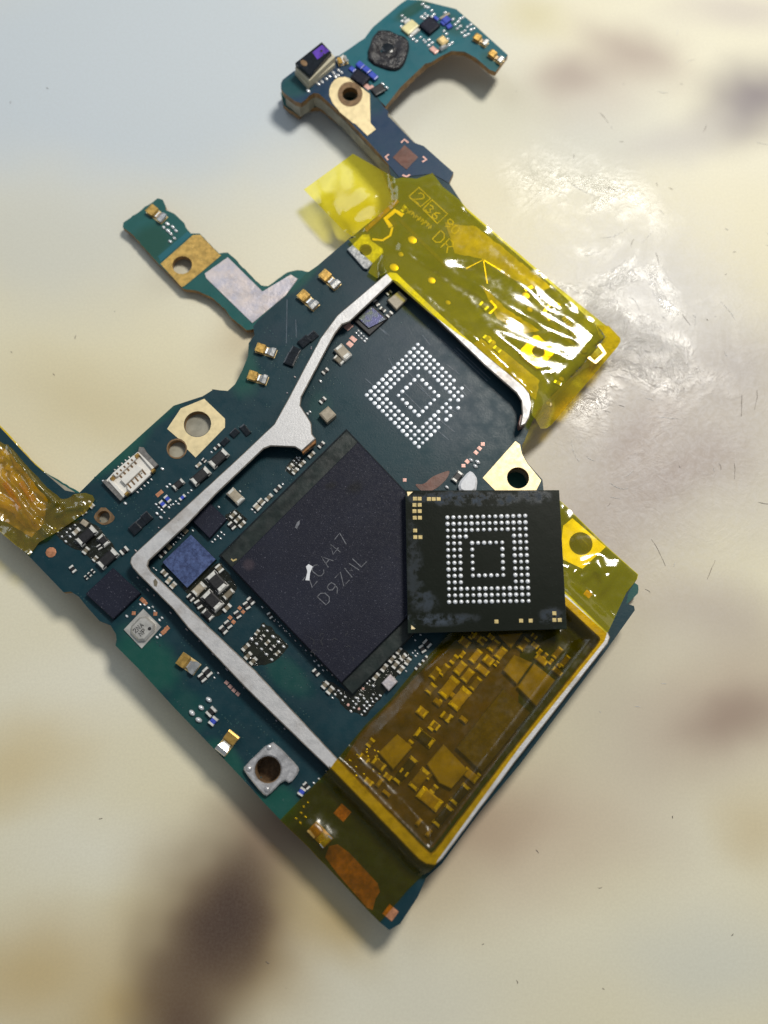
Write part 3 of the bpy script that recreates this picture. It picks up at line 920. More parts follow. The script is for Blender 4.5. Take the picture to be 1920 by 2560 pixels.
cpu = slab('processor', [qL, qT, qR, qB], ZB + .012, ZB + .065, ['subst'], B, ch=.006)
mold = slab('mold_cap', [lerp(qL, qB, .085), lerp(qT, qR, .085), lerp(qT, qR, .915), lerp(qL, qB, .915)], ZB + .065, ZB + .12, ['mold'], B, ch=.006)
mold.parent = cpu
slab('underfill', [lerp(qL, qR, -.006), lerp(qT, qB, -.006), lerp(qR, qL, -.006), lerp(qB, qT, -.006)], ZB, ZB + .012, ['black'], B).parent = cpu
ZM = ZB + .12
ribbon('chip_marking', text('ZCA47', *S('8', 600, 1080)[0], 20, -52, 1.62), 2.2, ZM, 'ink', B).parent = cpu
ribbon('chip_marking', text('D9ZML', *S('8', 700, 1195)[0], 20, -47, 1.62), 2.2, ZM, 'ink', B).parent = cpu
scr_ = ribbon('chip_scratches', [(lambda x, y, a, l: [(x, y), (x + l * math.cos(a), y + l * math.sin(a)), (x + 1.7 * l * math.cos(a + .5), y + 1.7 * l * math.sin(a + .5))])(random.uniform(770, 880), random.uniform(1565, 1660), random.uniform(-2, 1), random.uniform(4, 13)) for _ in range(9)], 1.1, ZM, 'inkfaint', B)
scr_.parent = cpu
scr_['kind'] = 'stuff'
quad('white_dab', '8', (622, 985, 640, 968, 668, 985, 650, 1030, 645, 1082, 618, 1080, 632, 1020), ZM, ZM + .004, ['white'], B, ch=0).parent = cpu
quad('white_dab', '8', (545, 715, 560, 680, 580, 665, 578, 690, 558, 725), ZM, ZM + .003, ['ink'], B, ch=0).parent = cpu
ribbon('corner_mark', [S('8', 108, 935, 118, 946, 140, 936)], 4, ZB + .065, 'mark', B).parent = cpu
for i in range(15):
    t = (i + .5) / 15
    x, y = lerp((672, 1528), (870, 1712), t)
    place('edge_joint', 'dome', 'pinkmetal', '', x - 6, y + 6, 6, 4, 40, .012, B)

# ---- other packages
quad('mirror_chip', 'b', (270, 520, 570, 230, 830, 490, 530, 790), ZB, ZB + .055, ['die', 'subst'], B, ch=.003)
quad('dark_chip', 'c', (245, 1000, 430, 815, 610, 985, 430, 1185), ZB, ZB + .05, ['mold'], B, ch=.005)
quad('square_chip', '3', (590, 1450, 780, 1270, 970, 1445, 780, 1625), ZB, ZB + .055, ['mold'], B, ch=.006)
quad('bare_chip', 'd', (500, 490, 690, 330, 870, 482, 680, 655), ZB, ZB + .03, ['dark'], B, ch=.006)
quad('silicon_die', 'd', (560, 478, 692, 352, 850, 490, 672, 582), ZB + .03, ZB + .045, ['irid', 'dark'], B, ch=.002)
for f, p in (('d', (865, 290, 985, 190, 1072, 275, 960, 390)), ('e', (720, 612, 812, 515, 890, 598, 795, 695))):
    quad('crystal_base', f, [q + (0 if i % 2 else -6) for i, q in enumerate(p)], ZB, ZB + .02, ['dark'], B, ch=.003)
    quad('crystal', f, p, ZB + .02, ZB + .062, ['pinkmetal' if f == 'e' else 'tan'], B, ch=.006)
# microphone can
quad('microphone', '5', (258, 175, 375, 52, 482, 160, 365, 288), ZB, ZB + .012, ['can'], B, ch=.002)
lid = quad('microphone_lid', '5', (280, 175, 372, 78, 462, 158, 362, 262), ZB + .012, ZB + .055, ['can'], B, ch=.018, sm=1)
place('sound_port', 'dome', 'dark', '5', 412, 170, 22, 22, 0, .002, B, ZB + .055).parent = lid
ribbon('can_marking', text('2NA', *S('5', 312, 178)[0], 7, -42) + text('NP', *S('5', 345, 196)[0], 7, -42), 1.6, ZB + .055, 'dark', B).parent = lid
# black plug parts
for f, x, y, lx, ly, an, h in (('a', 1150, 1080, 110, 110, -42, .03), ('a', 1215, 1020, 90, 100, -42, .022), ('a', 1270, 965, 90, 110, -42, .03), ('2', 1235, 1210, 85, 70, -65, .03), ('2', 1262, 1160, 70, 65, -60, .02),
                               ('2', 1330, 1085, 80, 60, -40, .03), ('2', 1385, 1050, 70, 55, -40, .022), ('c', 800, 60, 120, 60, 50, .02), ('c', 690, 90, 90, 70, -45, .02), ('c', 590, 180, 90, 60, -45, .02)):
    place('black_part', 'box', 'black', f, x, y, lx, ly, an, h, B)

# ---- board connector
conn_o = S('k', 120, 1100, 190, 1070, 250, 1060, 350, 930, 760, 570, 800, 540, 890, 380, 990, 400, 1040, 490, 1290, 760, 1210, 830, 1140, 960, 740, 1330, 680, 1320, 500, 1510)
conn = slab('connector', S('k', 200, 1090, 345, 935, 770, 575, 860, 490, 1180, 810, 1130, 965, 735, 1335, 560, 1440), ZB, ZB + .022, ['ivory'], B, ch=.004)


def cpart(name, pts, z0, z1, mt, ch=.004):
    q = quad(name, 'k', pts, z0, z1, [mt], B, ch=ch)
    q.parent = conn
    return q


cpart('end_shell', (120, 1105, 195, 1065, 545, 1420, 560, 1450, 500, 1512), ZB, ZB + .050, 'grey')
cpart('end_shell', (890, 385, 990, 400, 1040, 490, 1290, 760, 1210, 825, 870, 490), ZB, ZB + .050, 'grey')
cpart('side_wall', (335, 940, 770, 565, 828, 640, 460, 990, 405, 1010), ZB + .022, ZB + .055, 'ivory')
cpart('side_wall', (640, 1180, 1020, 895, 1135, 960, 735, 1340, 650, 1270), ZB + .022, ZB + .055, 'ivory')
cpart('centre_bar', (500, 1065, 850, 760, 965, 840, 610, 1175), ZB + .022, ZB + .060, 'ivory')
cpart('end_wall', (240, 1080, 300, 1050, 560, 1330, 615, 1380, 560, 1440), ZB + .022, ZB + .048, 'ivory')
cpart('end_wall', (850, 500, 900, 490, 1205, 815, 1180, 860, 1150, 850), ZB + .022, ZB + .048, 'ivory')
for x, y in ((330, 1030), (840, 560), (630, 1350), (1175, 870)):
    o = place('anchor_clip', 'soft', 'oldgold', 'k', x, y, 90, 70, -42, .046, B, ZB + .022)
    o.parent = conn
for i in range(5):
    x, y = 440 + i * 76, 945 - i * 70
    for dx, dy, lx in ((0, 0, 46), (72, 58, 62)):
        place('contact_slot', 'box', 'gbrown', 'k', x + dx, y + dy, lx * 1.1, 34, 45, .0015, B, ZB + (.055 if dx == 0 else .024)).parent = conn
    if i < 5:
        x, y = 690 + i * 76, 1200 - i * 70
        place('contact_slot', 'box', 'gbrown', 'k', x, y, 120, 34, 50, .0015, B, ZB + .055).parent = conn
    place('contact_foot', 'dome', 'solder', 'k', 855 + i * 72, 1325 - i * 66, 70, 40, 38, .014, B).parent = conn
    place('contact_foot', 'dome', 'can', 'k', 385 + i * 74, 865 - i * 66, 60, 44, 38, .012, B).parent = conn
for x, y in ((600, 1555), (1370, 840), (150, 1100)):
    place('shell_foot', 'dome', 'solder', 'k', x, y, 90, 60, 35, .016, B).parent = conn

# ---- proximity sensor on the arm
ZA = ZB + .006
sb = quad('sensor', 's', (470, 990, 1090, 560, 1310, 830, 740, 1290), ZA, ZA + .055, ['cream'], B, ch=.003)
quad('sensor_housing', 's', (478, 900, 1080, 460, 1310, 680, 770, 1180), ZA + .03, ZA + .125, ['cream'], B, ch=.003).parent = sb
quad('sensor_cover', 's', (480, 800, 1030, 365, 1228, 575, 780, 1060), ZA + .125, ZA + .185, ['black'], B, ch=.006).parent = sb
ln = quad('sensor_window', 's', (835, 590, 1035, 430, 1190, 555, 940, 735), ZA + .185, ZA + .188, ['purple'], B, ch=0)
ln.parent = sb
for x, y, r in ((1025, 555, 60), (1075, 620, 45)):
    place('sensor_dot', 'dome', 'dark', 's', x, y, r, r, 0, .003, B, ZA + .188).parent = sb
place('sensor_lens', 'dome', 'gbrown', 's', 660, 800, 170, 120, 45, .006, B, ZA + .185).parent = sb
for x, y, lx, ly in ((1080, 690, 150, 26), (900, 880, 180, 26), (1200, 690, 90, 24), (830, 985, 120, 24)):
    place('cover_slot', 'box', 'grey', 's', x, y, lx, ly, -38, .002, B, ZA + .185 if lx < 0 else ZA + .126).parent = sb

# ---- camera wing parts
foam_pts = [(805 + 138 * (abs(math.cos(R(t))) ** .62) * math.copysign(1, math.cos(R(t))) * .98, 340 + 128 * (abs(math.sin(R(t))) ** .62) * math.copysign(1, math.sin(R(t)))) for t in range(0, 360, 12)]
rot = R(18)
foam_pts = [(805 + (x - 805) * math.cos(rot) - (y - 340) * math.sin(rot), 340 + (x - 805) * math.sin(rot) + (y - 340) * math.cos(rot)) for x, y in foam_pts]
ring = [U(*S('1', x, y)[0], ZW + .03)[:2] for x, y in foam_pts]
cx_ = sum(p[0] for p in ring) / len(ring)
cy_ = sum(p[1] for p in ring) / len(ring)
V, F, nr = [], [], len(ring)
for t, z in ((1.0, 0), (.98, .024), (.86, .034), (.72, .028), (.58, .034), (.44, .020), (.34, .010), (.22, .012)):
    for i, (x, y) in enumerate(ring):
        q = Vector((cx_ + (x - cx_) * t, cy_ + (y - cy_) * t, ZW + z))
        if z:
            q.z += .016 * noise.noise(q * 16) + .010 * noise.noise(q * 45)
            q.x += .012 * noise.noise(q * 30 + Vector((5, 0, 0)))
        V.append(q)
for l in range(7):
    for i in range(nr):
        j = (i + 1) % nr
        F.append((l * nr + i, l * nr + j, l * nr + nr + j, l * nr + nr + i))
F.append(tuple(range(7 * nr, 8 * nr)))
link('foam_gasket', mesh_of('foam', V, F, smooth=True), 'rubber', B)
place('gasket_centre', 'dome', 'black', '1', 800, 330, 90, 90, 0, .010, B, ZW + .010)
led = place('flash_led', 'box', 'led', 'i', 140, 365, 190, 130, -40, .035, B, ZW)
place('driver_chip', 'box', 'mold', 'i', 412, 335, 190, 190, -40, .05, B, ZW)
for f, x, y, lx, ly, an, mt, h, z in (('i', 100, 285, 90, 60, -30, 'terminal', .03, ZW), ('i', 210, 430, 130, 50, -38, 'terminal', .03, ZW), ('i', 640, 265, 95, 85, -40, 'blue', .035, ZW), ('i', 500, 245, 75, 40, 40, 'blue', .025, ZW), ('i', 595, 310, 70, 45, 40, 'blue', .025, ZW),
                                      ('i', 682, 355, 70, 60, -30, 'blue', .025, ZW), ('i', 590, 545, 110, 120, -35, 'gold', .04, ZW), ('i', 600, 640, 110, 60, -30, 'silver', .045, ZW), ('i', 470, 685, 110, 70, 40, 'pink', .02, ZW), ('i', 620, 215, 150, 30, -30, 'tan', .02, ZW),
                                      ('1', 610, 445, 50, 40, 40, 'blue', .03, ZA), ('1', 655, 478, 50, 36, 40, 'blue', .025, ZA), ('1', 700, 520, 60, 36, 40, 'blue', .025, ZA), ('1', 555, 475, 40, 30, 40, 'blue', .02, ZA),
                                      ('1', 610, 530, 105, 75, 35, 'mold', .04, ZA), ('1', 735, 615, 80, 62, -30, 'dark', .03, ZA), ('1', 485, 410, 62, 56, -35, 'terminal', .03, ZA),
                                      ('2', 1490, 1590, 84, 84, -40, 'tan', .075, ZB), ('b', 505, 190, 62, 50, 45, 'olive', .03, ZB), ('b', 335, 355, 66, 46, 45, 'olive', .03, ZB), ('a', 625, 1025, 72, 52, 35, 'tan', .03, ZB)):
    place({'blue': 'resistor', 'mold': 'small_chip', 'tan': 'inductor', 'olive': 'inductor'}.get(mt, 'small_part'), 'soft' if mt in ('terminal', 'silver', 'gold') else 'box', mt, f, x, y, lx, ly, an, h, B, z)

# ---- two-ended parts, measured sheet by sheet (ends x1 y1 x2 y2, width, body)
CAPS = {
    'a': [(710, 1095, 575, 1215, 115, 'dark'), (930, 1330, 795, 1455, 115, 'dark'), (790, 1172, 850, 1240, 78, 'dark'), (658, 1288, 620, 1332, 52, 'olive'), (752, 1378, 720, 1412, 42, 'olive'), (772, 1262, 788, 1288, 46, 'dark'),
          (1012, 1330, 1060, 1290, 62, 'dark'), (485, 1480, 520, 1525, 46, 'dark'), (630, 1577, 655, 1605, 24, 'dark'), (665, 1545, 692, 1573, 24, 'dark'), (700, 1512, 727, 1538, 24, 'dark'), (565, 1090, 515, 1135, 52, 'tan'),
          (1415, 806, 1456, 850, 46, 'blue'), (1466, 752, 1506, 796, 46, 'blue'), (1636, 590, 1560, 655, 72, 'dark'), (715, 835, 690, 860, 44, 'tan'), (635, 905, 600, 930, 44, 'olive')],
    'c': [(585, 295, 460, 410, 110, 'dark'), (398, 482, 270, 592, 110, 'dark'), (170, 740, 125, 780, 38, 'blue'), (650, 700, 745, 792, 100, 'tan'), (1160, 645, 1115, 690, 46, 'dark'), (1070, 735, 1020, 785, 46, 'olive'),
          (950, 790, 986, 822, 56, 'olive'), (903, 840, 942, 876, 58, 'tan'), (1610, 190, 1568, 236, 40, 'dark'), (1510, 295, 1465, 338, 42, 'olive'), (1412, 390, 1370, 430, 42, 'olive'), (1340, 465, 1298, 508, 42, 'olive'), (1290, 420, 1250, 462, 42, 'olive'),
          (697, 918, 652, 965, 44, 'olive'), (745, 965, 700, 1010, 44, 'olive'), (640, 1030, 682, 1075, 50, 'dark'), (790, 1015, 745, 1060, 44, 'olive'), (485, 255, 530, 215, 36, 'dark'), (335, 405, 295, 440, 36, 'tan'), (360, 365, 385, 385, 34, 'dark')],
    'b': [(778, 662, 888, 782, 135, 'dark'), (730, 858, 846, 975, 130, 'dark'), (692, 755, 610, 836, 88, 'tan'), (995, 815, 920, 885, 62, 'olive'), (845, 563, 882, 606, 62, 'olive'), (545, 868, 582, 906, 52, 'dark'), (628, 930, 662, 985, 58, 'dark'), (705, 1030, 775, 1097, 72, 'dark'),
          (357, 685, 320, 730, 48, 'tan'), (402, 740, 365, 777, 52, 'tan'), (272, 613, 312, 652, 48, 'olive'), (300, 410, 250, 458, 46, 'dark'), (1130, 945, 1162, 995, 52, 'dark'), (1168, 895, 1212, 945, 50, 'dark'), (1035, 1040, 1066, 1087, 54, 'dark'), (935, 1140, 972, 1192, 54, 'dark'),
          (880, 1195, 927, 1247, 54, 'dark'), (972, 965, 915, 1022, 50, 'olive'), (1270, 1228, 1240, 1268, 36, 'olive'), (1325, 1280, 1295, 1315, 36, 'dark'), (1380, 1335, 1345, 1372, 36, 'olive'), (1432, 1390, 1397, 1425, 36, 'dark'), (1485, 1445, 1450, 1478, 36, 'olive'),
          (1165, 1375, 1108, 1430, 46, 'olive'), (1187, 1465, 1135, 1517, 46, 'olive'), (1242, 1520, 1190, 1572, 46, 'olive'), (1375, 1050, 1402, 1092, 40, 'dark')],
    '5': [(740, 413, 766, 442, 40, 'dark'), (712, 445, 734, 474, 34, 'dark'), (790, 648, 762, 676, 44, 'dark'), (800, 703, 776, 732, 40, 'blue'), (1322, 1122, 1304, 1150, 38, 'blue'), (1330, 1088, 1352, 1114, 26, 'dark')],
    'd': [(360, 785, 450, 876, 92, 'tan'), (343, 888, 382, 932, 52, 'tan'), (905, 418, 868, 455, 44, 'dark'), (735, 295, 770, 340, 40, 'dark'), (795, 370, 838, 402, 36, 'dark'), (900, 198, 865, 226, 36, 'dark')],
    '2': [(1568, 1130, 1620, 1185, 70, 'tan'), (1545, 1195, 1590, 1232, 40, 'olive'), (1470, 1480, 1443, 1506, 30, 'dark'), (1488, 1278, 1460, 1304, 28, 'dark')],
    'e': [(915, 250, 880, 300, 46, 'olive'), (850, 335, 808, 390, 46, 'olive'), (970, 318, 925, 365, 46, 'olive'), (890, 395, 845, 450, 46, 'olive'), (1012, 360, 975, 412, 46, 'olive'), (945, 445, 900, 500, 46, 'olive'), (770, 425, 728, 482, 48, 'olive'), (685, 520, 642, 573, 46, 'olive'),
          (1130, 232, 1162, 282, 54, 'dark'), (1173, 180, 1217, 222, 60, 'dark'), (155, 610, 115, 656, 54, 'olive'), (212, 660, 166, 712, 54, 'olive'), (20, 478, 62, 525, 46, 'dark'), (1190, 335, 1150, 385, 30, 'dark'), (1120, 415, 1075, 465, 30, 'dark')],
    '4': [(768, 1540, 740, 1575, 36, 'dark')],
}
for f, lst in CAPS.items():
    for q in lst:
        cap(f, *q, parent=B, name='resistor' if q[5] == 'blue' else 'capacitor')
# parts under the amber tape
for q in ((235, 580, 120, 730, 112, 'tan'), (348, 690, 238, 852, 122, 'tan'), (330, 415, 258, 497, 84, 'tan'), (407, 490, 335, 577, 84, 'tan'), (490, 280, 420, 382, 74, 'tan'), (500, 580, 408, 657, 72, 'olive'), (560, 350, 612, 402, 92, 'tan'), (490, 430, 562, 522, 72, 'tan'), (747, 260, 685, 342, 82, 'tan'),
          (670, 180, 610, 262, 82, 'olive'), (985, 165, 918, 247, 82, 'olive'), (1337, 258, 1270, 337, 64, 'olive'), (1412, 338, 1350, 427, 58, 'olive'), (1268, 460, 1338, 522, 58, 'olive'), (1080, 350, 1190, 390, 70, 'tan'), (300, 170, 380, 200, 80, 'tan'), (440, 130, 500, 140, 70, 'olive')):
    cap('f', *q, parent=B, h=.036, snap=True)
for q in ((960, 635, 1038, 718, 74, 'dark'), (922, 828, 808, 972, 66, 'dark'), (1006, 912, 922, 1012, 74, 'olive'), (1288, 1018, 1202, 1117, 66, 'dark'), (985, 1050, 1085, 1150, 92, 'tan'), (1168, 1163, 1085, 1272, 66, 'dark'), (1295, 895, 1340, 975, 62, 'tan'), (660, 830, 705, 890, 60, 'olive'), (965, 480, 1000, 515, 60, 'tan'), (1058, 572, 1085, 610, 50, 'olive'), (845, 895, 870, 935, 40, 'olive')):
    cap('6', *q, parent=B, h=.036, snap=True)
for x, y, lx, ly in ((735, 1060, 62, 26), (960, 1260, 30, 56), (1030, 1335, 30, 56), (690, 985, 30, 70), (1090, 430, 60, 40), (1190, 380, 40, 40), (1270, 550, 60, 34)):
    place('inductor', 'soft', 'tan', '6', x, y, lx, ly, 40, .04, B)
for q in ((395, 140, 430, 100, 46, 'olive'), (540, 150, 520, 200, 60, 'olive'), (590, 120, 640, 140, 50, 'tan'), (1050, 200, 1090, 240, 56, 'tan'), (1130, 270, 1100, 310, 46, 'tan'), (1190, 310, 1160, 350, 44, 'olive'), (1040, 110, 1080, 140, 44, 'olive'), (1250, 370, 1220, 410, 36, 'tan'), (1300, 420, 1330, 440, 34, 'tan'),
          (60, 470, 20, 560, 84, 'olive'), (150, 430, 100, 520, 70, 'olive'), (250, 330, 210, 400, 56, 'olive'), (330, 290, 300, 340, 46, 'tan'), (20, 640, -40, 700, 80, 'olive'), (90, 790, 70, 830, 40, 'tan'), (200, 950, 160, 1010, 50, 'olive'), (40, 1030, -20, 1080, 66, 'tan'), (650, 420, 690, 400, 40, 'olive')):
    cap('f', *q, parent=B, h=.030, snap=True)
for q in ((640, 690, 610, 730, 40, 'olive'), (560, 800, 600, 840, 46, 'olive'), (1060, 880, 1030, 960, 40, 'olive'), (1075, 1010, 1055, 1050, 40, 'olive'), (1380, 930, 1350, 960, 30, 'tan'), (880, 740, 905, 700, 40, 'olive'), (1130, 510, 1160, 550, 50, 'olive'), (730, 930, 760, 960, 40, 'tan'), (600, 960, 625, 1000, 40, 'tan')):
    cap('6', *q, parent=B, h=.030, snap=True)
for q in range(26):
    t_ = random.random()
    place('solder_joint', 'dome', 'solder', '6', 520 + random.uniform(-60, 170) + 60 * t_, 780 + 190 * t_ + random.uniform(-60, 60), 22, 14, 40, .01, B)
for q in range(20):
    a_, b_ = random.choice(((S('3', 920, 1290)[0], S('6', 335, 905)[0]), (S('3', 935, 1150)[0], S('3', 1640, 505)[0]), (S('2', 1190, 1500)[0], S('2', 1420, 1070)[0])))
    x, y = lerp(a_, b_, random.random())
    place('solder_fillet', 'dome', 'pinkmetal', '', x + random.uniform(-7, -3), y + random.uniform(0, 5), random.uniform(4, 10), 4, 45, .012, B)
quad('flux_floor', '6', (420, 860, 560, 640, 1130, 60, 1659, 60, 1640, 640, 1060, 1430, 1030, 1440), ZB, ZB + .004, ['brownflux'], B, ch=0)
quad('power_chip', 'f', (250, 1285, 740, 668, 1022, 925, 522, 1540), ZB, ZB + .05, ['chipgrey'], B, ch=.006)
for f, p in (('f', (885, 655, 1060, 408, 1282, 585, 1085, 857)), ('f', (735, 480, 850, 318, 1042, 400, 880, 627)), ('f', (690, 110, 940, 90, 820, 255)), ('6', (680, 780, 810, 650, 915, 742, 782, 897)), ('6', (1015, 860, 1130, 720, 1300, 900, 1185, 1030, 1100, 990))):
    quad('shield_can', f, p, ZB, ZB + .05, ['cantan'], B, ch=.008)

# ---- single bright joints
DOTS = [
    ('a', 26, (475, 1085, 440, 1120, 390, 1165, 525, 1045, 430, 1215, 475, 1165, 320, 1080, 345, 1115, 1367, 830, 1395, 862, 1424, 888, 1452, 915, 1500, 862, 1520, 838, 1545, 830, 1573, 798, 1600, 825, 1480, 648, 1510, 622)),
    ('a', 42, (1375, 925, 1415, 965)), ('c', 24, (207, 712, 240, 685, 870, 885, 900, 915, 1190, 620, 1335, 345, 1365, 345, 1305, 378, 1355, 370, 1330, 400, 550, 1120, 580, 1145, 515, 1160, 545, 1185, 485, 1195, 455, 1220, 525, 858, 745, 695, 255, 1105, 450, 290)),
    ('b', 22, (465, 225, 435, 260, 485, 240, 455, 270, 410, 310, 385, 335, 587, 190, 1310, 985, 205, 600, 180, 580)), ('b', 34, (1197, 1315, 1248, 1365, 1300, 1420, 1350, 1475, 1405, 1530, 1360, 1230, 1420, 1290, 1475, 1345, 1530, 1395, 1320, 1180)),
    ('b', 14, (1445, 1115, 1475, 1140, 1505, 1175, 1530, 1205, 1560, 1235, 1590, 1260)),
    ('5', 16, (275, 95, 355, 25, 405, 45, 430, 40, 440, 65, 485, 105, 470, 118, 455, 220, 475, 208, 795, 460, 818, 432, 1385, 1085, 1415, 1060, 1350, 1200, 1325, 1225, 1310, 1262, 1335, 1285, 1280, 1295, 1305, 1320, 380, 28)),
    ('5', 36, (760, 590, 715, 637, 660, 668, 700, 710)), ('2', 26, (380, 270, 355, 295, 418, 292, 440, 318, 385, 318, 405, 340, 428, 370, 400, 392)), ('2', 20, (1440, 1360, 1350, 1585, 1368, 1572)),
    ('d', 28, (565, 605, 540, 628, 590, 632, 567, 655, 618, 660, 595, 683, 648, 688, 628, 712)), ('d', 38, (238, 1005, 200, 1043)), ('d', 26, (165, 1125,)), ('4', 22, (860, 1480, 848, 1502, 700, 1612, 825, 1470)),
    ('e', 27, (635, 640, 570, 615, 595, 590, 635, 730, 705, 740, 670, 775, 615, 770, 500, 730, 540, 770, 480, 800, 425, 800, 455, 830, 435, 868, 403, 905, 570, 808, 540, 845, 570, 875, 545, 905, 515, 940, 345, 755, 318, 790, 240, 730, 212, 765, 300, 720, 275, 690, 455, 765, 475, 770, 630, 805, 598, 845)),
    ('e', 24, (1070, 275, 1045, 300, 1095, 305, 1075, 330, 1030, 120, 1070, 165, 1125, 110, 25, 385, 70, 430, 115, 478, 905, 210, 975, 488)),
    ('i', 44, (315, 45, 355, 80, 390, 92, 440, 135, 625, 165, 345, 180, 380, 210, 300, 220, 335, 245, 470, 190, 440, 220, 735, 255, 830, 250, 870, 230, 805, 290, 765, 325, 835, 350, 795, 385, 980, 330, 935, 360, 985, 400, 1025, 385, 860, 440, 900, 415, 900, 485, 945, 462, 610, 420, 645, 460, 660, 530, 720, 580, 680, 610, 185, 530, 230, 560, 285, 505, 330, 545, 350, 575, 400, 540, 400, 615, 445, 580, 30, 205, 70, 240, 30, 280, 20, 355, 150, 490)),
    ('1', 24, (320, 575, 345, 560, 375, 540, 398, 523, 425, 498, 455, 515, 438, 525, 480, 495, 460, 480, 765, 575, 792, 600, 250, 622)),
]
for f, d, xy in DOTS:
    for i in range(0, len(xy) - 1, 2):
        z = ZW if f == 'i' else ZA if f == '1' else ZL1 if (f == '2' and xy[i] < 500) else ZB
        s_ = random.uniform(.85, 1.15)
        place('solder_joint', 'dome', 'solder', f, xy[i], xy[i + 1], d * 1.3 * s_, d * .85 * s_, random.uniform(28, 48) if f != 'i' else random.uniform(-40, -25), d * k_of(f) * .0022, B, z)

M['flux'] = pm('flux_residue', (.020, .022, .014), .07, 0, .5, 8, .9, 12, .02)
for f, p in (('b', (1085, 1420, 1180, 1320, 1330, 1140, 1590, 1390, 1420, 1560, 1200, 1600)), ('b', (480, 780, 700, 600, 880, 520, 1050, 780, 900, 1050, 740, 1130)), ('e', (90, 600, 200, 600, 430, 740, 620, 560, 900, 200, 1050, 340, 900, 520, 560, 960, 380, 900)), ('c', (590, 940, 700, 880, 830, 990, 680, 1110)), ('c', (1210, 470, 1330, 330, 1440, 380, 1290, 540)), ('a', (270, 1070, 620, 980, 790, 1080, 960, 1320, 820, 1500, 640, 1350, 420, 1240))):
    quad('flux_residue', f, p, ZB, ZB + .003, ['flux'], B, ch=0, sm=2, jit=3)

M['via'] = pm('tented_via', (.016, .065, .072), .4, 0, .4, 30)
random.seed(5)
V, F = [], []
dv, df_ = unit_dome(6, 2)
zones = ((120, 1420, 420, 1560), (230, 1180, 420, 1330), (300, 1580, 520, 1760), (560, 1000, 760, 1130), (640, 1620, 800, 1830), (640, 820, 850, 1000), (500, 1180, 760, 1320), (520, 1780, 700, 1980), (960, 740, 1250, 900))
for q in range(230):
    x0, y0, x1, y1 = random.choice(zones)
    x, y = random.uniform(x0, x1), random.uniform(y0, y1)
    if not in_ring(x, y, main):
        continue
    for k in range(random.choice((1, 1, 2, 4))):
        p = U(x + k * 7, y + k * 7, ZB)
        b0 = len(V)
        V += [(p.x + a_ * .016, p.y + b_ * .016, ZB + c_ * .0025) for a_, b_, c_ in dv]
        F += [tuple(i + b0 for i in f) for f in df_]
vo_ = link('via_dots', mesh_of('vias', V, F), 'via', B)
vo_['kind'] = 'stuff'

# ---- tinned pads where the memory chip was lifted off
GRID = {(r, c) for r in range(14) for c in range(14) if (r < 3 or r > 10 or c < 3 or c > 10) or (r == 3 and c == 3)}
GRID |= {(r, c) for r in range(4, 10) for c in range(4, 10) if r in (4, 9) or c in (4, 9)}
GRID -= {(r, c) for r in (11,) for c in ()}
gone = {(12, 0), (13, 0), (13, 1), (13, 2), (12, 3), (13, 4), (10, 0), (13, 7), (12, 6)}
for b in range(14):
    for a in range(14):
        if (b, a) in GRID and (b, a) not in gone:
            x, y = 1180 - 40.8 * a + 41.6 * b + random.uniform(-1, 1), 750 + 40.4 * a + 41.3 * b + random.uniform(-1, 1)
            q_ = random.gauss(46, 2.6)
            place('solder_pad', 'dome', 'pad', 'd', x, y, q_, q_ * random.uniform(.93, 1.05), random.uniform(0, 90), random.uniform(.004, .009), B)
# bare routing around the pads
for pl in ((1090, 1050, 1240, 1215), (1150, 1150, 1330, 1320), (1040, 1250, 1220, 1430), (1340, 1480, 1560, 1659), (1480, 1400, 1580, 1460), (1610, 1060, 1480, 960), (640, 1110, 720, 1180), (930, 1000, 880, 900), (1380, 1640, 1500, 1740), (1600, 1190, 1690, 1290), (1660, 1170, 1740, 1260),
           (1230, 660, 1310, 760), (1400, 680, 1640, 900), (820, 600, 880, 660), (760, 560, 860, 650), (1560, 800, 1900, 1130), (1580, 780, 1930, 1110)):
    ribbon('bare_trace', [S('d', *pl)], 2.6, ZB, 'trace', B, .002)
for pl in ((1210, 800, 1205, 1100), (1270, 940, 1275, 1060)):
    ribbon('scratch_line', [S('2', *pl)], 2.0, ZB, 'trace', B, .0015)

# ---- marks and lands under the upper tape
def mark(name, polys, w, h=.006, mt='gold'):
    ribbon(name, polys, w, ZB, mt, B, h)


for f, pl, w in (('g', (480, 520, 430, 445, 530, 362, 600, 405), 12), ('h', (195, 388, 250, 450, 185, 512), 6), ('h', (900, 430, 830, 395, 750, 490, 805, 572), 9), ('h', (1318, 845, 1378, 925, 1275, 1022, 1212, 970), 9), ('g', (1270, 960, 1445, 870, 1485, 1115), 3.5),
                 ('g', (1440, 870, 1640, 990), 4), ('g', (300, 660, 400, 670, 480, 620, 500, 540), 6), ('h', (560, 270, 620, 240), 9)):
    mark('gold_bracket', [S(f, *pl)], w)
for f, x, y, r in (('g', 710, 660, 50), ('h', 560, 325, 46), ('h', 600, 470, 34), ('g', 590, 810, 30), ('g', 910, 1080, 44), ('g', 1080, 1310, 30), ('h', 800, 1450, 34), ('h', 170, 770, 40), ('h', 265, 885, 36), ('h', 215, 810, 36), ('h', 895, 1230, 34), ('h', 930, 1190, 30), ('g', 520, 945, 50)):
    place('round_land', 'dome', 'gold' if r > 40 else 'mark', f, x, y, 2 * r, 1.7 * r, 35, .006, B)
mark('box_mark', [S('t', 350, 430, 560, 240, 800, 470, 590, 640, 350, 430)], 3.2, .004, 'mark')
mark('box_mark', [S('t', 640, 690, 830, 500, 1150, 790, 940, 990, 640, 690)], 3.2, .004, 'mark')
mark('printed_number', text('2', *S('t', 590, 330)[0], 17, 42), 3.2, .004, 'mark')
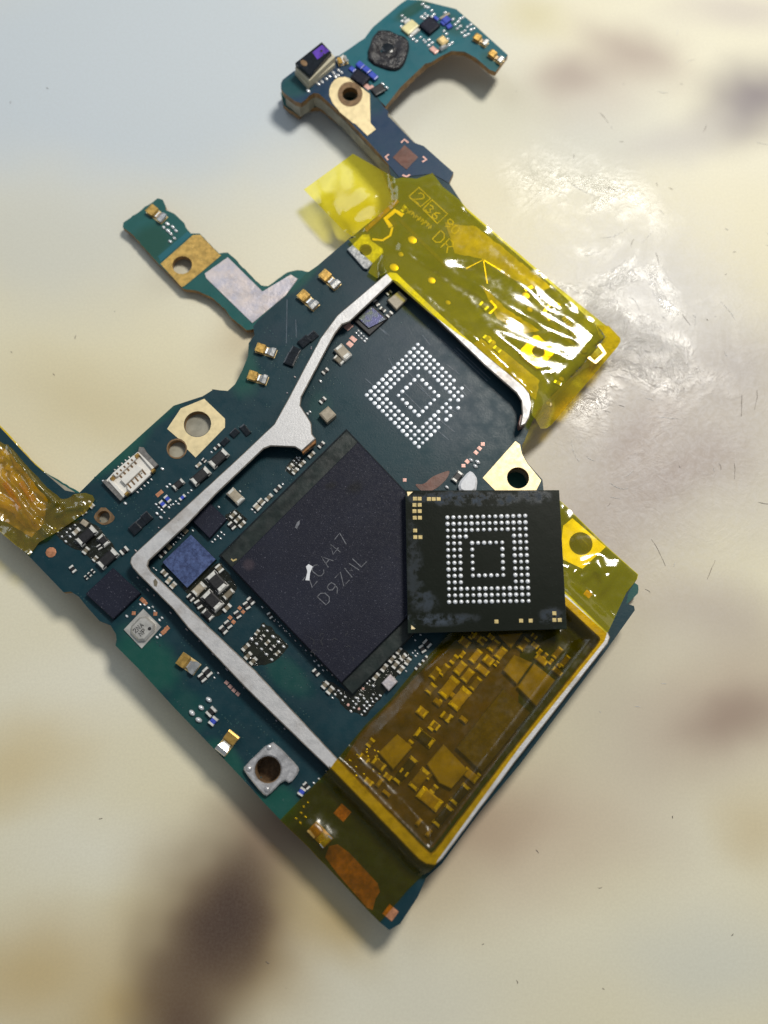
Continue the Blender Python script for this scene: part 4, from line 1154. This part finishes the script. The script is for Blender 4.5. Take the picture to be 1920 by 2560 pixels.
mark('printed_number', text('36', *S('t', 800, 590)[0], 14, 43), 3.2, .004, 'mark')
mark('printed_number', text('90', *S('t', 1200, 880)[0], 15, 43, 1.45), 3.2, .004, 'mark')
mark('printed_number', text('DR', *S('t', 1010, 1130)[0], 20, 44, 1.5), 3.0, .004, 'mark')
for i in range(17):
    t = i / 16
    x, y = 235 + t * 560 + random.uniform(-20, 20), 640 + t * 420 + random.uniform(-30, 30)
    mark('small_print', [S('t', x - 25, y + 30, x + random.uniform(0, 30), y - 30), S('t', x + 15, y + 25, x + 35, y - 5)], 2.0, .003, 'mark')
quad('gold_plane', '4', (690, 240, 850, 262, 1000, 380, 1240, 575, 1180, 600, 1050, 540, 880, 430, 740, 400), ZB, ZB + .003, ['goldplane'], B, ch=0, jit=1.5)
quad('gold_plane', '4', (830, 870, 900, 830, 1060, 960, 1180, 1060, 1160, 1160, 1060, 1080), ZB, ZB + .003, ['goldplane'], B, ch=0, jit=1.5)
quad('gold_plane', '4', (880, 560, 1010, 690, 1180, 800, 1100, 820, 960, 740), ZB, ZB + .003, ['goldplane'], B, ch=0, jit=1.5)
coil = quad('ribbed_strip', 'h', (915, 540, 970, 520, 1190, 770, 1200, 920, 1150, 930), ZB, ZB + .02, ['dark'], B, ch=.003)
for i in range(14):
    t = i / 13
    place('rib', 'box', 'mark', 'h', 950 + 225 * t, 560 + 260 * t, 40, 9, -35, .004, B, ZB + .02).parent = coil
for f, p, mt in (('g', (560, 460, 600, 450, 1080, 930, 1060, 960), 'dark'), ('h', (700, 520, 740, 510, 1200, 960, 1170, 980), 'dark'), ('g', (490, 430, 560, 500, 520, 540, 460, 480), 'dark'), ('h', (90, 370, 190, 380, 230, 450, 170, 470), 'dark'), ('h', (240, 640, 300, 640, 480, 740, 470, 790), 'dark')):
    quad('dark_strip', f, p, ZB, ZB + .004, [mt], B, ch=0)  # thin dark strips laid flat on the board
for q in (('h', 130, 750, 190, 800, 50, 'tan'), ('h', 235, 860, 290, 905, 50, 'tan'), ('h', 860, 1215, 920, 1245, 40, 'tan'), ('h', 820, 1110, 900, 1070, 50, 'olive'), ('g', 640, 320, 600, 360, 34, 'tan'), ('g', 1420, 1320, 1480, 1370, 60, 'dark')):
    cap(*q, parent=B, h=.02)

# ------------------------------------------------------------------ the lifted memory chip
cz0, cz1 = ZB + .158, ZB + .238
C = thing('memory_chip', U(1215, 1405, cz0), 'loose black memory chip lying ball side up, rows of shiny solder balls on it', 'chip')


def cpar(o):
    o.parent = C
    o.matrix_parent_inverse = C.matrix_world.inverted() if False else o.matrix_parent_inverse
    o.location = Vector(o.location) - C.location
    return o


crn = S('7', 150, 180, 1062, 178, 1107, 1000, 165, 1026)
sub_ = cpar(slab('substrate', crn, cz0 + .055, cz1, ['chip', 'subst'], None, ch=.003))
cpar(slab('mold_body', [(x + (1215 - x) * .012, y + (1405 - y) * .012) for x, y in crn], cz0, cz0 + .055, ['mold'], None))


def cg(r, c):
    """ball row / column -> sheet 7 position"""
    a, b, d, e = (400, 338), (862, 328), (410, 840), (882, 834)
    u, v = c / 13, r / 13
    return [(a[i] * (1 - u) + b[i] * u) * (1 - v) + (d[i] * (1 - u) + e[i] * u) * v for i in (0, 1)]


BALLS = {(r, c) for r in range(14) for c in range(14) if r < 3 or r > 10 or c < 3 or c > 10} | {(3, 3)} | {(r, c) for r in range(4, 10) for c in range(4, 10) if r in (4, 9) or c in (4, 9)}
for r, c in sorted(BALLS):
    x, y = cg(r, c)
    s_ = random.uniform(.86, 1.08)
    cpar(place('solder_ball', 'ball', 'ball', '7', x, y, 26.5 * s_, 26.5 * s_, 0, .020 * s_, None, cz1))
for x, y in ((207, 229), (234, 229), (290, 231), (318, 231), (347, 231), (204, 266), (235, 266), (204, 303), (235, 303), (206, 342), (236, 342), (208, 418), (209, 457), (239, 457), (690, 957), (836, 952), (893, 952), (1033, 908), (1033, 948), (1065, 948)):
    cpar(place('test_pad', 'box', 'mark', '7', x, y, 23, 22, 0, .003, None, cz1))
for p in ((160, 188, 195, 188, 165, 215), (185, 1003, 185, 978, 210, 1000)):
    cpar(quad('corner_mark', '7', p, cz1, cz1 + .003, ['paleg'], None, ch=0))


# ------------------------------------------------------------------ polyimide tapes
def segd(p, a, b):
    ax, ay, bx, by = a[0], a[1], b[0], b[1]
    dx, dy = bx - ax, by - ay
    l2 = dx * dx + dy * dy
    t = 0 if l2 == 0 else max(0, min(1, ((p[0] - ax) * dx + (p[1] - ay) * dy) / l2))
    return math.hypot(p[0] - ax - t * dx, p[1] - ay - t * dy)


def pld(p, pl):
    return min(segd(p, pl[i], pl[i + 1]) for i in range(len(pl) - 1))


def inside(p, poly):
    r, n = False, len(poly)
    for i in range(n):
        (x1, y1), (x2, y2) = poly[i - 1], poly[i]
        if (y1 > p[1]) != (y2 > p[1]) and p[0] < (x2 - x1) * (p[1] - y1) / (y2 - y1) + x1:
            r = not r
    return r


def sstep(a, b, x):
    t = max(0, min(1, (x - a) / (b - a)))
    return t * t * (3 - 2 * t)


def idw(p, ctrl):
    n = d = 0
    for x, y, z in ctrl:
        w = 1 / ((p[0] - x) ** 2 + (p[1] - y) ** 2 + 700) ** 1.5
        n += w * z
        d += w
    return n / d


def ridge(p, pl, amp, w):
    d = pld(p, pl)
    return amp * math.exp(-(d / w) ** 2)


frame_line = mid


def film(name, poly, zf, mat, parent, step=7):
    xs = [p[0] for p in poly]
    ys = [p[1] for p in poly]
    bnd = []
    for i in range(len(poly)):
        a, b = poly[i], poly[(i + 1) % len(poly)]
        n = max(1, int(math.dist(a, b) / step))
        bnd += [lerp(a, b, k / n) for k in range(n)]
    pts = [Vector(p) for p in bnd]
    nb = len(pts)
    y = min(ys)
    while y < max(ys):
        x = min(xs)
        while x < max(xs):
            q = (x + random.uniform(-1.5, 1.5), y + random.uniform(-1.5, 1.5))
            if inside(q, poly):
                pts.append(Vector(q))
            x += step
        y += step
    r = delaunay_2d_cdt(pts, [(i, (i + 1) % nb) for i in range(nb)], [], 1, 1e-4)
    V = [U(v.x, v.y, zf((v.x, v.y))) for v in r[0]]
    return link(name, mesh_of(name, V, [tuple(f) for f in r[2]], smooth=True), mat, parent)


def lift(p, base, reach=38, half=17):
    d = pld(p, frame_line)
    return max(base, base + (ZF1 + .004 - base) * (1 - sstep(half, half + reach, d)))


# 1: wide lemon tape over the top right of the board, with a loose flap on the left
up_poly = (S('1', 220, 1310, 560, 1062, 600, 1085, 860, 1235, 905, 1225, 1000, 1235, 1110, 1195, 1180, 1290, 1290, 1375) + S('4', 800, 165, 1250, 555, 1555, 800, 1598, 838, 1600, 858, 1585, 885, 1240, 1292, 1215, 1308, 1185, 1310, 1160, 1262, 1140, 1240, 1130, 1110, 1060, 1045, 830, 868, 600, 702, 432, 556, 386, 502, 336, 530, 291, 500, 316, 450, 212, 355, 190, 330) + S('1', 565, 1640, 490, 1590))
ctrl1 = [(760, 474, .24), (883, 383, .33), (857, 575, .20), (820, 520, .25), (800, 460, .27), (840, 440, .31), (900, 440, .34), (880, 520, .30), (930, 480, .35), (960, 540, .36)]
flat1 = ZB + .038
for x, y in ((900, 600), (950, 600), (1000, 540), (1050, 500), (1100, 560), (1150, 620), (1000, 620), (1080, 640), (1200, 700), (1250, 650), (1300, 720), (1150, 750), (1350, 820), (1250, 800), (1300, 880), (1400, 860), (1430, 800), (1370, 950), (1450, 880), (1060, 700), (1120, 780), (1200, 860), (1270, 930), (1350, 1020), (900, 640), (960, 660)):
    ctrl1.append((x, y, flat1 + .01))
for x, y in ((1548, 862), (1530, 890), (1480, 945), (1400, 1040), (1365, 1068)):
    ctrl1.append((x, y, .22))
for x, y in ((1200, 520), (1300, 620), (1383, 705), (1480, 790), (1545, 840), (1166, 520)):
    ctrl1.append((x, y, ZB + .012))
R1 = [(S('4', 470, 365, 640, 440, 850, 560, 1000, 665, 1200, 780, 1400, 860, 1480, 925), 0.0161, 16), (S('4', 690, 425, 880, 448, 1000, 500, 1130, 590, 1220, 680, 1320, 730, 1510, 850), 0.0145, 14), (S('4', 560, 500, 740, 640, 960, 800, 1130, 870, 1200, 905, 1330, 950), 0.0161, 16),
      (S('4', 790, 690, 850, 830, 1000, 960, 1100, 1040, 1180, 1010, 1290, 1010, 1330, 960), 0.0129, 12), (S('4', 480, 430, 640, 560, 760, 690), 0.0113, 17), (S('4', 1030, 1030, 1120, 1100, 1190, 1150), 0.0113, 11), (S('1', 350, 1400, 480, 1560, 520, 1460, 640, 1380, 700, 1340), 0.0161, 14), (S('1', 980, 1250, 1090, 1290, 1240, 1420, 1350, 1430, 1480, 1560), 0.0161, 12),
      (S('4', 900, 700, 1100, 800, 1200, 830), 0.0097, 11), (S('4', 1230, 560, 1400, 700, 1530, 800), 0.0097, 11)]


right_edge = S('1', 1222, 1265, 1300, 1380) + S('4', 800, 175, 1240, 562, 1500, 800, 1520, 835, 1400, 985, 1170, 1215, 1135, 1290)


def p_edge(p):
    return pld(p, right_edge)


def z1(p):
    z = idw(p, ctrl1)
    onb = pld(p, S('4', 180, 338, 1500, 500)) < 2
    d = pld(p, frame_line)
    z = max(z, z + (ZF1 + .004 - z) * (1 - sstep(17, 70, d))) if p[0] > 955 else z
    for pl, a, w in R1:
        z += ridge(p, pl, a, w)
    v = Vector((p[0] * .02, p[1] * .02, 3))
    z += .012 * noise.noise(v * .6)
    return max(z, ZB + .044 - .03 * (1 - sstep(0, 25, p_edge(p)))) if inside(p, main) else z


T1 = thing('polyimide_tape', U(1150, 720, ZB), 'wide clear yellow tape, wrinkled and shiny, over the upper right board with a loose flap', 'tape')


def tchild(T, name, poly, zf, mat, step=7):
    o = film(name, poly, zf, mat, None, step)
    o.parent = T
    o.location = -T.location
    return o


tchild(T1, 'film', up_poly, z1, 'lemon')
# folded-down hem along the right edge
tchild(T1, 'folded_hem', S('4', 1470, 770, 1540, 778, 1596, 838, 1600, 858, 1585, 885, 1240, 1292, 1215, 1308, 1185, 1310, 1165, 1265, 1190, 1230, 1400, 1010, 1440, 985, 1510, 900), lambda p: z1(p) - .012, 'amber')

# 2: amber tape over the lower compartment and the bottom corner
lo_poly = (S('6', 0, 1245, 345, 890, 412, 800) + S('e', 280, 1380, 560, 1040, 800, 800, 1060, 480, 1330, 200, 1420, 100) + S('7', 480, 1010, 700, 850, 1000, 740, 1110, 820, 1345, 1028, 1330, 1072) + S('6', 1659, 735, 1090, 1520, 1075, 1560, 1040, 1600, 990, 1622, 890, 1720, 735, 1900, 692, 1950, 600, 1862, 320, 1562, 258, 1502, 198, 1434))


def z2(p):
    base = ZB + .066 + .006 * noise.noise(Vector((p[0] * .02, p[1] * .02, 0)))
    inner = p[0] - p[1] > -1090 + (p[0] - 827) * .0        # inside of the long frame side
    # outside the frame the tape lies down on the board
    side = (p[0] - 827) * .72 - (p[1] - 1905) * .69
    if side < 0:
        base = ZB + .018 + .006 * noise.noise(Vector((p[0] * .03, p[1] * .03, 5)))
    edge = pld(p, S('e', 280, 1380, 560, 1040, 800, 800, 1060, 480, 1330, 200))
    if side > 0:
        base = ZB + .016 + (base - ZB - .016) * sstep(0, 45, edge)
    z = lift(p, base, 45, 17)
    z += ridge(p, S('5', 1385, 1350, 1460, 1435), .042, 24)
    z += ridge(p, S('e', 1180, 480, 1330, 340, 1500, 170), .018, 12) + ridge(p, S('f', 960, 330, 1150, 220, 1330, 90), .014, 12)
    if p[1] - p[0] > 1085:
        z -= .05 * sstep(1085, 1130, p[1] - p[0] + 0) * 0
    return z


T2 = thing('polyimide_tape', U(1050, 1900, ZB), 'dull amber tape covering the small parts in the lower compartment and bottom corner', 'tape')
tchild(T2, 'film', lo_poly, z2, 'amber', 6)

# 3: short lemon tape over the right-hand screw land
r_poly = S('7', 1045, 225, 1085, 255, 1345, 512, 1530, 678, 1524, 705, 1460, 785, 1352, 1018, 1340, 1022, 1110, 800, 1000, 700, 1040, 480)
R3 = [(S('7', 1110, 690, 1180, 640, 1290, 595), 0.0165, 12), (S('7', 1100, 680, 1200, 700, 1290, 640, 1320, 680), 0.0143, 12), (S('7', 1320, 640, 1400, 630, 1330, 740, 1270, 820), 0.0165, 13), (S('7', 1080, 300, 1120, 350), 0.0110, 14)]


def z3(p):
    z = lift(p, ZB + .016 + .006 * noise.noise(Vector((p[0] * .03, p[1] * .03, 9))), 40, 17) + .005
    for pl, a, w in R3:
        z += ridge(p, pl, a, w)
    return z


T3 = thing('polyimide_tape', U(1490, 1450, ZB), 'short glossy yellow tape over the gold screw hole beside the loose chip', 'tape')
tchild(T3, 'film', r_poly, z3, 'lemon', 5)

# 4: crinkled tape wrapped round the left end of the board
l_poly = S('3', -120, 170, 0, 285, 60, 345, 235, 540, 330, 625, 455, 740, 500, 762, 590, 752, 640, 770, 655, 800, 600, 880, 480, 965, 380, 1030, 270, 1095, 205, 1185, 110, 1115, 0, 1022, -120, 905)
R4 = [(S('3', 20, 660, 130, 780, 190, 880, 250, 950, 330, 1040), .05, 9), (S('3', 90, 640, 200, 770, 260, 860), .045, 8), (S('3', 60, 420, 150, 560, 260, 690, 380, 810), .06, 11), (S('3', 300, 880, 400, 820, 520, 770), .03, 7), (S('3', 400, 900, 470, 860, 560, 850), .03, 7), (S('3', 0, 800, 100, 860, 180, 960), .04, 10)]


def z4(p):
    z = ZB + .035
    for pl, a, w in R4:
        z += ridge(p, pl, a, w)
    d = pld(p, S('3', -120, 170, 235, 540, 455, 740))
    z -= .13 * (1 - sstep(0, 40, d))
    v = Vector((p[0] * .03, p[1] * .03, 1))
    return z + .028 * noise.noise(v) + .014 * noise.noise(v * 2.7)


T4 = thing('polyimide_tape', U(80, 1250, ZB), 'crinkled amber tape wrapped round the left end of the board', 'tape')
tchild(T4, 'film', l_poly, z4, 'crinkled', 5)
for q in ((40, 690, 130, 860, 'copper'), (150, 690, 230, 800, 'copper'), (70, 560, 30, 470, 'mark')):
    ribbon('copper_run', [S('3', *q[:4])], 14, ZB, q[4], B, .01)

quad('flex_land', '3', (-120, 330, 60, 470, 200, 640, 330, 800, 300, 960, 220, 1060, 0, 930, -120, 830), ZB, ZB + .008, ['golden'], B, ch=0, jit=2)

# ------------------------------------------------------------------ lint and hair scratches on the worn side of the mat
random.seed(21)


def strand_mesh(n, spec, w):
    V, F = [], []
    for _ in range(n):
        x, y, L, a = spec()
        pts = []
        bend = random.uniform(-.25, .25)
        for k in range(6):
            pts.append(U(x, y, .003))
            x += math.cos(a) * L / 5
            y += math.sin(a) * L / 5
            a += bend + random.uniform(-.15, .15)
        for i in range(5):
            p, q = pts[i], pts[i + 1]
            d = (q - p).normalized()
            r = w * random.uniform(.5, 1.2) * (1 - abs(i - 2) * .22)
            nn = Vector((-d.y, d.x, 0)) * r
            b = len(V)
            V += [p + nn, p - nn, q - nn, q + nn, (p + q) / 2 + Vector((0, 0, r))]
            F += [(b, b + 1, b + 4), (b + 1, b + 2, b + 4), (b + 2, b + 3, b + 4), (b + 3, b, b + 4)]
    return mesh_of('strands', V, F)


def right_side():
    return random.gauss(1640, 190), random.gauss(900, 380), random.choice((8, 12, 18, 26, 45, 70)) * random.uniform(.6, 1.1), random.gauss(.75, .7)


def anywhere():
    return random.uniform(20, 1900), random.uniform(20, 2540), random.uniform(4, 12), random.uniform(0, 3)


M['lint'] = pm('dark_lint', (.24, .20, .17), .8, 0, .4, 10)
M['scuff'] = pm('pale_scuff', (.74, .73, .72), .35, 0, .2, 10)
for nm, n, sp, w, mt in (('lint', 34, right_side, .0024, 'lint'), ('lint', 26, anywhere, .0036, 'lint'), ('scuff', 50, right_side, .0026, 'scuff')):
    o = link(nm, strand_mesh(n, sp, w), mt)
    o['kind'] = 'stuff'
    o['label'] = {'lint': 'dark hairs and specks of lint on the mat', 'scuff': 'pale scuff marks on the worn mat'}[nm]
    o['category'] = nm
